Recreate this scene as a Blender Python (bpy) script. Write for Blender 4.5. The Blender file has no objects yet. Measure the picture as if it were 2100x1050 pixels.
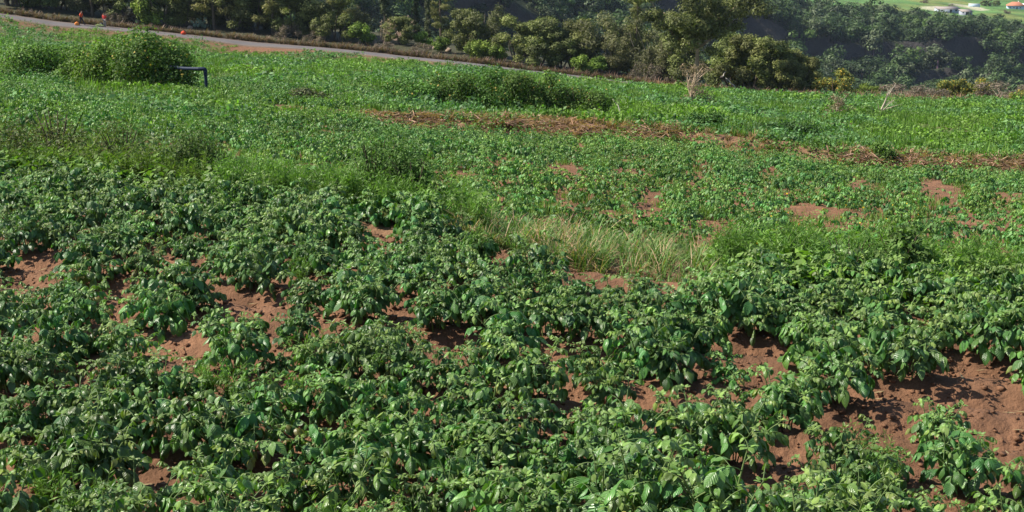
import bpy, math, random
import numpy as np
from mathutils import Vector

# ------------------------------------------------------------------ camera, sky, sun, exposure
sc = bpy.context.scene
COL = sc.collection
F = 2917.0                                    # focal length in photo pixels (50 mm on a 36 mm sensor)
PITCH = math.atan(775.0 / F)
cam_d = bpy.data.cameras.new("camera")
cam_d.lens = 50.0; cam_d.sensor_width = 36.0
cam_d.clip_start = 0.1; cam_d.clip_end = 5000.0
cam = bpy.data.objects.new("camera", cam_d)
cam.location = (0, 0, 0)
cam.rotation_euler = (math.radians(90) - PITCH, 0, 0)
COL.objects.link(cam); sc.camera = cam

SUN_ROT, SUN_EL = math.radians(-84), math.radians(45)
w = bpy.data.worlds.new("World"); sc.world = w; w.use_nodes = True
nt = w.node_tree
sky = nt.nodes.new("ShaderNodeTexSky"); sky.sky_type = 'NISHITA'; sky.sun_disc = False
sky.sun_elevation = SUN_EL; sky.sun_rotation = SUN_ROT
sky.air_density = 1.0; sky.dust_density = 0.6; sky.ozone_density = 1.2
bg = nt.nodes["Background"]; bg.inputs["Strength"].default_value = 0.09
nt.links.new(sky.outputs[0], bg.inputs["Color"])
sun_d = bpy.data.lights.new("sun", 'SUN'); sun_d.energy = 5.0; sun_d.angle = math.radians(0.5)
sun_d.color = (1.0, 0.93, 0.80)
sun = bpy.data.objects.new("sun", sun_d); COL.objects.link(sun)
SUNV = Vector((math.sin(SUN_ROT) * math.cos(SUN_EL), math.cos(SUN_ROT) * math.cos(SUN_EL), math.sin(SUN_EL)))
sun.rotation_euler = SUNV.to_track_quat('Z', 'Y').to_euler()
sc.view_settings.view_transform = 'Standard'; sc.view_settings.look = 'None'
sc.view_settings.exposure = 0.90; sc.view_settings.gamma = 1.0
cy = sc.cycles
cy.max_bounces = 5; cy.diffuse_bounces = 2; cy.glossy_bounces = 2; cy.transmission_bounces = 3
cy.volume_bounces = 0; cy.transparent_max_bounces = 8
cy.use_denoising = True; cy.sample_clamp_indirect = 4.0
cy.caustics_reflective = False; cy.caustics_refractive = False

# ------------------------------------------------------------------ small maths
rng = np.random.default_rng(7)
random.seed(7)
cp, sp = math.cos(PITCH), math.sin(PITCH)

def P(u, v, d):
    """World point seen at photo pixel (u, v) at depth d."""
    a, b = (u - 1050.0) / F, (525.0 - v) / F
    return np.array([d * a, d * (cp + b * sp), d * (-sp + b * cp)])

def proj(p):
    p = np.asarray(p, float)
    x, y, z = p[..., 0], p[..., 1], p[..., 2]
    d = y * cp - z * sp
    h = y * sp + z * cp
    return 1050.0 + F * x / d, 525.0 - F * h / d, d

_perm = np.random.default_rng(3).permutation(4096)
def _hash(i, j):
    return _perm[(_perm[i & 4095] + j) & 4095]
def noise(x, y):
    """Gradient noise, about -0.7..0.7."""
    x = np.asarray(x, float); y = np.asarray(y, float)
    xi = np.floor(x).astype(np.int64); yi = np.floor(y).astype(np.int64)
    fx, fy = x - xi, y - yi
    ux, uy = fx * fx * fx * (fx * (fx * 6 - 15) + 10), fy * fy * fy * (fy * (fy * 6 - 15) + 10)
    def g(i, j, dx, dy):
        a = _hash(i, j) * (2 * math.pi / 4096.0)
        return np.cos(a) * dx + np.sin(a) * dy
    n00 = g(xi, yi, fx, fy); n10 = g(xi + 1, yi, fx - 1, fy)
    n01 = g(xi, yi + 1, fx, fy - 1); n11 = g(xi + 1, yi + 1, fx - 1, fy - 1)
    a = n00 + ux * (n10 - n00); b = n01 + ux * (n11 - n01)
    return a + uy * (b - a)
def fbm(x, y, o=4):
    s, a, f = 0.0, 1.0, 1.0
    for k in range(o):
        s = s + a * noise(x * f + 17.3 * k, y * f - 9.1 * k); a *= 0.5; f *= 2.03
    return s
def sstep(t):
    t = np.clip(t, 0, 1); return t * t * (3 - 2 * t)

class TPS:
    def __init__(s, X, Y, Z):
        s.c = np.stack([X, Y], 1); n = len(X)
        K = s.k(s.c, s.c) + 1e-7 * np.eye(n)
        Pm = np.concatenate([np.ones((n, 1)), s.c], 1)
        A = np.block([[K, Pm], [Pm.T, np.zeros((3, 3))]])
        s.w = np.linalg.solve(A, np.concatenate([Z, np.zeros(3)]))
    def k(s, a, b):
        d2 = ((a[:, None, :] - b[None, :, :]) ** 2).sum(2) + 1e-12
        return 0.5 * d2 * np.log(d2)
    def __call__(s, x, y):
        x = np.asarray(x, float); sh = x.shape
        q = np.stack([x.ravel(), np.asarray(y, float).ravel()], 1)
        out = np.empty(len(q))
        for i in range(0, len(q), 60000):
            a = q[i:i + 60000]
            out[i:i + 60000] = s.k(a, s.c) @ s.w[:-3] + s.w[-3] + a @ s.w[-2:]
        return out.reshape(sh)

AZK = 3.0                                     # weight of azimuth against log distance
def surf(cols):
    X, Y, Z = [], [], []
    for u, pts in cols:
        for v, d in pts:
            p = P(u, v, d); r = math.hypot(p[0], p[1])
            X.append(AZK * math.atan2(p[0], p[1])); Y.append(math.log(r)); Z.append(p[2] / r)
    return TPS(np.array(X), np.array(Y), np.array(Z)), min(Y), max(Y)
def curve(pts):
    """(u, v, d) list -> function az -> horizontal distance."""
    A = []
    for u, v, d in pts:
        p = P(u, v, d); A.append((math.atan2(p[0], p[1]), math.hypot(p[0], p[1])))
    A.sort(); a = np.array([q[0] for q in A]); b = np.array([q[1] for q in A])
    return lambda az: np.interp(az, a, b)

# ------------------------------------------------------------------ terrain
# front terrace (A), the lower fields up to the road (B), ravine and opposite slope (H)
SA = surf([(0, [(1050, 6.1), (700, 8.9), (380, 14.3)]),
           (700, [(1050, 6.1), (700, 8.8), (450, 12.6)]),
           (1050, [(1050, 6.1), (700, 8.8), (510, 11.8)]),
           (1500, [(1050, 6.2), (700, 9.0), (585, 10.8)]),
           (2100, [(1050, 6.3), (750, 8.6), (625, 10.4)])])
r_edge = curve([(-500, 345, 15.6), (0, 380, 14.3), (350, 420, 13.4), (700, 455, 12.6), (1050, 510, 11.8), (1500, 585, 10.8), (2100, 628, 10.4), (2600, 650, 10.2)])
SB = surf([(-200, [(345, 19.5), (240, 32), (170, 55), (90, 105), (14, 169), (-4, 175)]),
           (100, [(360, 20), (250, 32), (182, 55), (104, 110), (54, 168), (33, 174)]),
           (500, [(400, 20), (300, 32), (190, 58), (128, 115), (95, 165), (76, 171)]),
           (800, [(440, 20), (330, 33), (205, 62), (142, 125), (121, 160), (105, 166)]),
           (1050, [(510, 19), (350, 33), (268, 50), (195, 80), (158, 135), (147, 154), (135, 160)]),
           (1300, [(545, 18), (390, 30), (285, 48), (205, 82), (180, 130), (173, 146), (166, 153)]),
           (1500, [(575, 17.5), (425, 28), (298, 48), (222, 80), (192, 125), (186, 145)]),
           (1750, [(600, 17), (430, 28), (330, 46), (240, 80), (204, 120), (198, 140)]),
           (2100, [(630, 17), (430, 30), (348, 46), (245, 85), (212, 115), (206, 135)]),
           (2400, [(640, 17), (430, 30), (352, 46), (250, 85), (214, 115), (208, 135)])])
r_dry = curve([(500, 250, 46), (850, 252, 50), (1050, 268, 50), (1450, 296, 48), (1750, 333, 46), (2100, 350, 46), (2600, 352, 46)])
ROAD = [(-300, 4, 176, -8), (0, 30, 169, 17), (100, 53, 168, 33), (300, 76, 167, 55), (500, 95, 165, 76), (650, 108, 163, 91), (800, 122, 160, 105), (1050, 148, 154, 136),
        (1180, 160, 150, 150), (1300, 172, 146, 166), (1450, 190, 140, 186), (1700, 222, 133, 219)]
r_rn = curve([(u, v, d) for u, v, d, v2 in ROAD])
r_rf = curve([(u, v2, d + 3.2) for u, v, d, v2 in ROAD])
r_verge = curve([(-400, 10, 194), (0, 20, 194), (500, 76, 191), (1050, 136, 179), (1300, 168, 166), (1500, 190, 147), (1750, 204, 141), (2100, 210, 137), (2600, 212, 136)])
SH = surf([(-300, [(140, 300), (40, 345), (-60, 380), (-120, 500), (-190, 1500)]),
           (400, [(150, 310), (60, 352), (-60, 372), (-120, 500), (-190, 1500)]),
           (700, [(160, 330), (120, 362), (-30, 378), (-100, 520), (-190, 1500)]),
           (950, [(170, 350), (110, 400), (-20, 440), (-90, 600), (-190, 1500)]),
           (1150, [(190, 400), (120, 450), (0, 520), (-70, 700), (-185, 1500)]),
           (1500, [(215, 480), (150, 560), (40, 640), (-10, 740), (-180, 1500)]),
           (1750, [(225, 500), (160, 590), (100, 640), (20, 720), (-5, 820), (-175, 1500)]),
           (2100, [(230, 520), (170, 600), (110, 650), (45, 735), (8, 860), (-170, 1500)]),
           (2400, [(235, 520), (180, 600), (120, 650), (60, 735), (20, 860), (-165, 1500)])])
RA = math.radians(-17)                        # the crop rows run with the terrace edge
RE = np.array([math.cos(RA), math.sin(RA)]); RN = np.array([-math.sin(RA), math.cos(RA)])
ROW = 0.62

def ev(S, az, r):
    T, lo, hi = S
    lr = np.clip(np.log(np.maximum(r, 0.5)), lo - 0.1, hi + 0.03)
    return T(AZK * np.clip(az, -0.48, 0.48), lr) * r

def cliff(az, r, c, amp, wid, span, mask):
    t = r - c
    return mask * amp * (sstep(t / wid + 0.5) - np.clip(t / (2 * span) + 0.5, 0, 1))

def ground_z(x, y):
    x = np.asarray(x, float); y = np.asarray(y, float)
    r = np.hypot(x, y); az = np.arctan2(x, y)
    e = r_edge(az) + 0.25 * noise(x * 0.7, y * 0.7)
    out = np.zeros_like(r)
    m = r < e + 4
    if m.any():
        k = (x[m] * RN[0] + y[m] * RN[1]) / ROW
        za = ev(SA, az[m], r[m]) + 0.065 * np.cos(2 * math.pi * k) * sstep((e[m] - r[m]) / 0.6)
        out[m] = za
    m2 = (r > e) & (r < 230)
    if m2.any():
        rv = r_verge(az[m2]); rr = r[m2]
        q = np.minimum(rr, rv)
        zb = ev(SB, az[m2], q)
        k = (x[m2] * RN[0] + y[m2] * RN[1]) / ROW
        zb = zb + 0.05 * np.cos(2 * math.pi * k) * sstep((r_dry(az[m2]) - rr) / 4)
        rd = r_dry(az[m2]) + 0.8 * noise(x[m2] * 0.25, y[m2] * 0.25)
        dm = sstep((az[m2] + 0.13) / 0.06)
        zb = zb + dm * 0.6 * (sstep((rr - rd) / 1.3 + 0.5) - np.clip((rr - rd) / 30 + 0.5, 0, 1))
        zb = zb + 0.22 * fbm(x[m2] / 7, y[m2] / 7, 3) * sstep((rr - 22) / 25) * sstep((r_rn(az[m2]) - 3 - rr) / 10)
        zb = zb - 0.75 * np.maximum(rr - rv, 0)
        t = sstep((rr - e[m2]) / 2.6)
        out[m2] = np.where(t < 1, out[m2] * (1 - t) + zb * t, zb)
    m3 = r > 150
    if m3.any():
        a3, r3, x3, y3 = az[m3], r[m3], x[m3], y[m3]
        rv = r_verge(a3)
        drop = np.where(r3 < 230, out[m3], ev(SB, a3, rv) - 0.75 * np.maximum(r3 - rv, 0))
        zh = ev(SH, a3, r3)
        zh = zh + 5.0 * fbm(x3 / 55, y3 / 55, 4) * sstep((r3 - 300) / 60) * sstep((900 - r3) / 250)
        n = 14 * noise(x3 / 40, y3 / 40)
        right = sstep((a3 - 0.05) / 0.06)
        zh = zh + cliff(a3, r3, 628 + 20 * (a3 - 0.2) / 0.12 + n, 24, 5, 55, right)
        zh = zh + cliff(a3, r3, 585 + 12 * (a3 - 0.2) / 0.12 + n, 14, 5, 40, right)
        mid = sstep((a3 + 0.07) / 0.04) * sstep((0.12 - a3) / 0.05)
        zh = zh + cliff(a3, r3, 430 + 380 * (a3 + 0.05) + n, 9, 4, 40, mid)
        out[m3] = np.maximum(drop, np.where(r3 > 235, zh, drop))
    return out

def gz(x, y):
    return float(ground_z(np.array([x]), np.array([y]))[0])

_dd = np.exp(np.linspace(math.log(4.0), math.log(1400), 5000))
def hit(u, v, near=4.0):
    """Where the ray through photo pixel (u, v) first meets the ground."""
    dd = _dd[_dd > near]
    a, b = (u - 1050.0) / F, (525.0 - v) / F
    x, y, z = dd * a, dd * (cp + b * sp), dd * (-sp + b * cp)
    g = z - ground_z(x, y)
    i = np.argmax(g < 0)
    if g[i] >= 0: i = len(dd) - 1
    if i > 0:
        t = g[i - 1] / (g[i - 1] - g[i] + 1e-9); d = dd[i - 1] + t * (dd[i] - dd[i - 1])
    else: d = dd[0]
    p = P(u, v, d); p[2] = gz(p[0], p[1])
    return p, d

# ------------------------------------------------------------------ mesh helpers
class Geo:
    def __init__(s): s.V = []; s.F = []; s.C = []; s.T = []; s.n = 0
    def add(s, v, f, c, t=None):
        v = np.asarray(v, float).reshape(-1, 3); f = np.asarray(f, np.int64).reshape(-1, 4)
        c = np.broadcast_to(np.asarray(c, float), (len(v), 3))
        s.V.append(v); s.F.append(f + s.n); s.C.append(c)
        s.T.append(np.zeros((len(v), 3)) if t is None else t); s.n += len(v)
    def arr(s):
        return np.concatenate(s.V), np.concatenate(s.F), np.concatenate(s.C), np.concatenate(s.T)
def mesh(name, arrs, mat, smooth=False, uv=False):
    V, Fq, C, T = arrs
    me = bpy.data.meshes.new(name)
    me.vertices.add(len(V)); me.vertices.foreach_set("co", V.astype(np.float32).ravel())
    me.loops.add(len(Fq) * 4); me.loops.foreach_set("vertex_index", Fq.astype(np.int32).ravel())
    me.polygons.add(len(Fq)); me.polygons.foreach_set("loop_start", np.arange(0, len(Fq) * 4, 4, dtype=np.int32))
    me.update(calc_edges=True)
    a = me.attributes.new("Col", 'FLOAT_COLOR', 'POINT')
    a.data.foreach_set("color", np.concatenate([C, np.ones((len(C), 1))], 1).astype(np.float32).ravel())
    if uv:
        b = me.attributes.new("luv", 'FLOAT_VECTOR', 'POINT'); b.data.foreach_set("vector", T.astype(np.float32).ravel())
    if smooth: me.polygons.foreach_set("use_smooth", np.ones(len(Fq), bool))
    me.materials.append(mat); me.update()
    return me
def link(name, me, parent=None, loc=None, rz=0.0, sc_=None):
    o = bpy.data.objects.new(name, me); COL.objects.link(o)
    if parent is not None: o.parent = parent
    if loc is not None: o.location = loc
    if rz: o.rotation_euler = (0, 0, rz)
    if sc_ is not None: o.scale = sc_ if hasattr(sc_, '__len__') else (sc_,) * 3
    return o
def tag(o, label=None, cat=None, group=None, kind=None):
    if label: o['label'] = label
    if cat: o['category'] = cat
    if group: o['group'] = group
    if kind: o['kind'] = kind
    return o
def empty(name, loc, rz=0.0, s=1.0):
    o = bpy.data.objects.new(name, None); COL.objects.link(o); o.empty_display_size = 0.2
    o.location = loc; o.rotation_euler = (0, 0, rz); o.scale = s if hasattr(s, '__len__') else (s,) * 3
    return o
def nrm(a): return a / (np.linalg.norm(a, axis=-1, keepdims=True) + 1e-12)

def tube(g, pts, rad, col, n=5, cap=True):
    pts = np.asarray(pts, float); rad = np.asarray(rad, float); m = len(pts)
    tan = nrm(np.gradient(pts, axis=0))
    ref = np.where(np.abs(tan[:, 2:3]) > 0.9, np.array([[1., 0, 0]]), np.array([[0., 0, 1]]))
    s = nrm(np.cross(tan, ref)); t = np.cross(s, tan)
    a = np.linspace(0, 2 * math.pi, n, endpoint=False)
    ring = pts[:, None, :] + rad[:, None, None] * (np.cos(a)[None, :, None] * s[:, None, :] + np.sin(a)[None, :, None] * t[:, None, :])
    V = ring.reshape(-1, 3); Fq = []
    for i in range(m - 1):
        for k in range(n):
            Fq.append((i * n + k, i * n + (k + 1) % n, (i + 1) * n + (k + 1) % n, (i + 1) * n + k))
    g.add(V, Fq, col)

def rhombs(g, p, ax, ay, col):
    """One diamond-shaped leaf face per row."""
    n = len(p)
    V = np.stack([p - ax, p + ay - 0.15 * ax, p + ax, p - ay - 0.15 * ax], 1).reshape(-1, 3)
    Fq = np.arange(n * 4).reshape(n, 4)
    g.add(V, Fq, np.repeat(np.broadcast_to(col, (n, 3)), 4, axis=0))

def rvec(n, r): return nrm(r.normal(size=(n, 3)))

def cloud(g, blobs, n, size, asp, base, r, up=0.4, outb=0.8, vary=0.25, shell=0.45, tint=None):
    """Leaf faces through the volume of lumpy blobs: (cx, cy, cz, rx, ry, rz, tone)."""
    B = np.array(blobs, float)
    wgt = (B[:, 3] * B[:, 4] * B[:, 5]) ** 0.67; wgt /= wgt.sum()
    idx = r.choice(len(B), n, p=wgt); b = B[idx]
    d = rvec(n, r); rad = r.random(n) ** shell
    wob = 1 + 0.22 * np.sin(5 * d[:, 0] + 7 * d[:, 1] + idx) * np.cos(6 * d[:, 2] - 2 * idx)
    p = b[:, :3] + d * b[:, 3:6] * (rad * wob)[:, None]
    nn = nrm(outb * d + r.normal(size=(n, 3)) * 0.6 + np.array([0, 0, up]))
    a = nrm(np.cross(nn, r.normal(size=(n, 3)))); c = np.cross(nn, a)
    s = size * r.uniform(0.6, 1.35, n)
    col = np.array(base)[None, :] * b[:, 6:7] * (1 + vary * r.normal(size=(n, 1))).clip(0.4, 1.8)
    if tint is not None:
        k = (r.random(n) < tint[0]); col[k] = np.array(tint[1]) * r.uniform(0.7, 1.2, (k.sum(), 1))
    rhombs(g, p, a * s[:, None], c * (s * asp)[:, None], col)

def merge(protos, pos, rz, scale, which, tint=None):
    """Many copies of small plants in one mesh."""
    Vs, Fs, Cs, Ts = [], [], [], []; n0 = 0
    for k, (V, Fq, C, T) in enumerate(protos):
        m = np.where(which == k)[0]
        if not len(m): continue
        c, s = np.cos(rz[m])[:, None], np.sin(rz[m])[:, None]
        S = scale[m]; S = S if S.ndim == 2 else np.stack([S] * 3, 1)
        x = V[None, :, 0] * S[:, 0:1]; y = V[None, :, 1] * S[:, 1:2]; z = V[None, :, 2] * S[:, 2:3]
        W = np.stack([x * c - y * s, x * s + y * c, z], 2) + pos[m][:, None, :]
        Vs.append(W.reshape(-1, 3)); nv = len(V)
        Fs.append((Fq[None] + (np.arange(len(m)) * nv)[:, None, None]).reshape(-1, 4) + n0); n0 += nv * len(m)
        cc = np.repeat(C[None], len(m), 0)
        if tint is not None: cc = cc * tint[m][:, None, :]
        Cs.append(cc.reshape(-1, 3)); Ts.append(np.repeat(T[None], len(m), 0).reshape(-1, 3))
    return np.concatenate(Vs), np.concatenate(Fs), np.concatenate(Cs), np.concatenate(Ts)

# ------------------------------------------------------------------ materials
def newmat(name):
    m = bpy.data.materials.new(name); m.use_nodes = True
    t = m.node_tree; return m, t, t.nodes["Principled BSDF"], t.nodes["Material Output"]
def N(t, typ, **kw):
    n = t.nodes.new(typ)
    for k, v in kw.items(): setattr(n, k, v)
    return n
def leaf_mat(name, rough=0.5, spec=0.4, trans=0.3, tcol=(1.5, 1.6, 0.6), vein=False, rand=0.25, coat=0.0):
    m, t, b, out = newmat(name); L = t.links
    at = N(t, "ShaderNodeAttribute", attribute_name="Col")
    oi = N(t, "ShaderNodeObjectInfo")
    mr = N(t, "ShaderNodeMapRange"); mr.inputs["To Min"].default_value = 1 - rand; mr.inputs["To Max"].default_value = 1 + rand
    L.new(oi.outputs["Random"], mr.inputs["Value"])
    hs = N(t, "ShaderNodeHueSaturation"); L.new(at.outputs["Color"], hs.inputs["Color"]); L.new(mr.outputs["Result"], hs.inputs["Value"])
    if rand:
        mh = N(t, "ShaderNodeMapRange"); mh.inputs["To Min"].default_value = 0.508; mh.inputs["To Max"].default_value = 0.484
        fr = N(t, "ShaderNodeMath", operation='FRACT'); m7 = N(t, "ShaderNodeMath", operation='MULTIPLY'); m7.inputs[1].default_value = 7.31
        L.new(oi.outputs["Random"], m7.inputs[0]); L.new(m7.outputs[0], fr.inputs[0]); L.new(fr.outputs[0], mh.inputs["Value"]); L.new(mh.outputs[0], hs.inputs["Hue"])
    col = hs.outputs["Color"]
    geo = N(t, "ShaderNodeNewGeometry")
    under = N(t, "ShaderNodeMix", data_type='RGBA', blend_type='MULTIPLY')           # paler undersides
    L.new(geo.outputs["Backfacing"], under.inputs["Factor"]); L.new(col, under.inputs["A"]); under.inputs["B"].default_value = (1.7, 1.45, 1.7, 1)
    col2 = under.outputs["Result"]
    L.new(col2, b.inputs["Base Color"])
    b.inputs["Roughness"].default_value = rough; b.inputs["Specular IOR Level"].default_value = spec
    if coat: b.inputs["Coat Weight"].default_value = coat; b.inputs["Coat Roughness"].default_value = 0.32
    if vein:
        av = N(t, "ShaderNodeAttribute", attribute_name="luv")
        sx = N(t, "ShaderNodeSeparateXYZ"); L.new(av.outputs["Vector"], sx.inputs[0])
        ab = N(t, "ShaderNodeMath", operation='ABSOLUTE'); L.new(sx.outputs["Y"], ab.inputs[0])
        mu = N(t, "ShaderNodeMath", operation='MULTIPLY'); L.new(ab.outputs[0], mu.inputs[0]); mu.inputs[1].default_value = -0.28
        ad = N(t, "ShaderNodeMath", operation='ADD'); L.new(sx.outputs["X"], ad.inputs[0]); L.new(mu.outputs[0], ad.inputs[1])
        si = N(t, "ShaderNodeMath", operation='MULTIPLY'); L.new(ad.outputs[0], si.inputs[0]); si.inputs[1].default_value = 42.0
        sn = N(t, "ShaderNodeMath", operation='SINE'); L.new(si.outputs[0], sn.inputs[0])
        bp = N(t, "ShaderNodeBump"); bp.inputs["Strength"].default_value = 0.35; bp.inputs["Distance"].default_value = 0.006
        L.new(sn.outputs[0], bp.inputs["Height"]); L.new(bp.outputs[0], b.inputs["Normal"])
    tr = N(t, "ShaderNodeBsdfTranslucent")
    mc = N(t, "ShaderNodeMix", data_type='RGBA', blend_type='MULTIPLY'); mc.inputs["Factor"].default_value = 1.0
    L.new(col, mc.inputs["A"]); mc.inputs["B"].default_value = (*tcol, 1)
    L.new(mc.outputs["Result"], tr.inputs["Color"])
    mx = N(t, "ShaderNodeMixShader"); mx.inputs[0].default_value = trans
    L.new(b.outputs[0], mx.inputs[1]); L.new(tr.outputs[0], mx.inputs[2]); L.new(mx.outputs[0], out.inputs["Surface"])
    return m
def attr_mat(name, rough=0.9, spec=0.2, bump=None, mottle=0.25, scale=8.0):
    m, t, b, out = newmat(name); L = t.links
    at = N(t, "ShaderNodeAttribute", attribute_name="Col")
    tc = N(t, "ShaderNodeTexCoord")
    nz = N(t, "ShaderNodeTexNoise"); nz.inputs["Scale"].default_value = scale; nz.inputs["Detail"].default_value = 6
    L.new(tc.outputs["Object"], nz.inputs["Vector"])
    mr = N(t, "ShaderNodeMapRange"); mr.inputs["From Min"].default_value = 0.3; mr.inputs["From Max"].default_value = 0.7
    mr.inputs["To Min"].default_value = 1 - mottle; mr.inputs["To Max"].default_value = 1 + mottle
    L.new(nz.outputs["Fac"], mr.inputs["Value"])
    hs = N(t, "ShaderNodeHueSaturation"); L.new(at.outputs["Color"], hs.inputs["Color"]); L.new(mr.outputs[0], hs.inputs["Value"])
    L.new(hs.outputs[0], b.inputs["Base Color"])
    b.inputs["Roughness"].default_value = rough; b.inputs["Specular IOR Level"].default_value = spec
    if bump:
        n2 = N(t, "ShaderNodeTexNoise"); n2.inputs["Scale"].default_value = bump[0]; n2.inputs["Detail"].default_value = 8; n2.inputs["Roughness"].default_value = 0.65
        L.new(tc.outputs["Object"], n2.inputs["Vector"])
        bp = N(t, "ShaderNodeBump"); bp.inputs["Strength"].default_value = bump[1]; bp.inputs["Distance"].default_value = bump[2]
        L.new(n2.outputs["Fac"], bp.inputs["Height"]); L.new(bp.outputs[0], b.inputs["Normal"])
    return m
def plain(name, col, rough=0.7, spec=0.3, mottle=0.12, scale=6.0, metal=0.0):
    m, t, b, out = newmat(name); L = t.links
    tc = N(t, "ShaderNodeTexCoord"); nz = N(t, "ShaderNodeTexNoise"); nz.inputs["Scale"].default_value = scale; nz.inputs["Detail"].default_value = 5
    L.new(tc.outputs["Object"], nz.inputs["Vector"])
    mr = N(t, "ShaderNodeMapRange"); mr.inputs["To Min"].default_value = 1 - 2 * mottle; mr.inputs["To Max"].default_value = 1 + 2 * mottle
    L.new(nz.outputs["Fac"], mr.inputs["Value"])
    hs = N(t, "ShaderNodeHueSaturation"); hs.inputs["Color"].default_value = (*col, 1); L.new(mr.outputs[0], hs.inputs["Value"])
    L.new(hs.outputs[0], b.inputs["Base Color"]); b.inputs["Roughness"].default_value = rough
    b.inputs["Specular IOR Level"].default_value = spec; b.inputs["Metallic"].default_value = metal
    return m

M_POT = leaf_mat("potato_leaf", rough=0.36, spec=0.50, trans=0.26, vein=True, rand=0.24)
M_CROP = leaf_mat("crop_leaf", rough=0.50, spec=0.30, trans=0.25, rand=0.0)
M_WEED = leaf_mat("weed_leaf", rough=0.55, spec=0.3, trans=0.35, rand=0.0)
M_BUSH = leaf_mat("bush_leaf", rough=0.6, spec=0.18, trans=0.32, rand=0.1)
M_TREE = leaf_mat("tree_leaf", rough=0.6, spec=0.25, trans=0.25, rand=0.15)
M_SOIL = attr_mat("soil", bump=(14.0, 0.9, 0.05), mottle=0.28, scale=5.0)
M_HILL = attr_mat("hill_ground", bump=(0.25, 0.8, 2.0), mottle=0.35, scale=0.06)
M_BARK = attr_mat("bark", bump=(9.0, 0.6, 0.03), mottle=0.35, scale=4.0)
M_ROAD = attr_mat("asphalt", bump=(30.0, 0.3, 0.01), mottle=0.10, scale=0.6)

# ------------------------------------------------------------------ ground and hills
# bare patches of soil, as ellipses in the photograph (u, v, ru, rv)
BARE = [(60, 570, 100, 22), (1990, 815, 95, 50), (1735, 890, 95, 28), (1890, 965, 60, 34), (2055, 985, 75, 48), (1630, 765, 45, 48), (1210, 803, 62, 24),
        (1370, 835, 82, 20), (1155, 742, 42, 20), (570, 985, 48, 42), (345, 1022, 48, 30), (100, 940, 42, 12), (470, 655, 52, 14), (630, 668, 70, 12),
        (250, 605, 62, 12), (600, 740, 22, 22), (370, 745, 42, 14), (945, 705, 60, 26), (940, 612, 42, 14), (1350, 562, 70, 14), (1415, 985, 42, 26),
        (1595, 970, 52, 48), (1800, 812, 62, 40), (1640, 735, 32, 26), (1120, 1012, 40, 16), (850, 690, 36, 14), (820, 1030, 60, 22), (1500, 740, 30, 18),
        (2020, 650, 45, 10), (1480, 830, 40, 18), (700, 690, 30, 12), (1880, 655, 30, 12)]
BARE2 = [(1490, 487, 36, 22), (1935, 398, 52, 16), (1765, 380, 34, 8), (690, 350, 36, 14), (612, 342, 26, 9), (1340, 412, 34, 14), (1160, 348, 52, 9), (2062, 550, 44, 14),
         (1985, 482, 34, 10), (1960, 545, 36, 10), (200, 173, 34, 7), (590, 225, 44, 9), (720, 230, 40, 8), (350, 303, 30, 9), (1180, 437, 26, 9), (1570, 360, 30, 8),
         (1690, 445, 40, 10), (1850, 510, 26, 12), (1440, 345, 30, 7), (470, 315, 34, 7), (90, 262, 30, 6), (560, 100, 90, 8), (1190, 300, 20, 8), (1880, 620, 40, 10),
         (1260, 455, 30, 10), (1560, 580, 40, 10), (2060, 410, 30, 10), (900, 385, 30, 8), (1030, 330, 26, 7), (2040, 265, 30, 4), (850, 120, 60, 4)]
def in_patch(u, v, L, grow=1.0):
    k = np.zeros(np.shape(u), bool)
    for a, b, ra, rb in L: k |= ((u - a) / (ra * grow)) ** 2 + ((v - b) / (rb * grow)) ** 2 < 1
    return k

def cleared(u, v, d, L, h, side):
    """Plants of height h whose body would hide one of the bare patches."""
    k = np.zeros(np.shape(u), bool); hp = h * F / d
    for a, b, ra, rb in L:
        k |= ((u - a) / (ra + side * F / d)) ** 2 + ((v - b - 0.5 * hp) / (rb + 0.5 * hp)) ** 2 < 1
    return k

def grid_mesh(name, azs, rs, mat, colfun, disp=None):
    A, R = np.meshgrid(azs, rs)
    x, y = R * np.sin(A), R * np.cos(A)
    z = ground_z(x, y)
    if disp is not None: z = z + disp(x, y, R, A)
    V = np.stack([x, y, z], 2)
    nr, na = len(rs), len(azs)
    i = (np.arange(nr - 1)[:, None] * na + np.arange(na - 1)[None, :]).ravel()
    Fq = np.stack([i, i + 1, i + na + 1, i + na], 1)
    C = colfun(V, R, A)
    o = link(name, mesh(name, (V.reshape(-1, 3), Fq, C.reshape(-1, 3), np.zeros((nr * na, 3))), mat, smooth=True))
    return o

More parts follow.
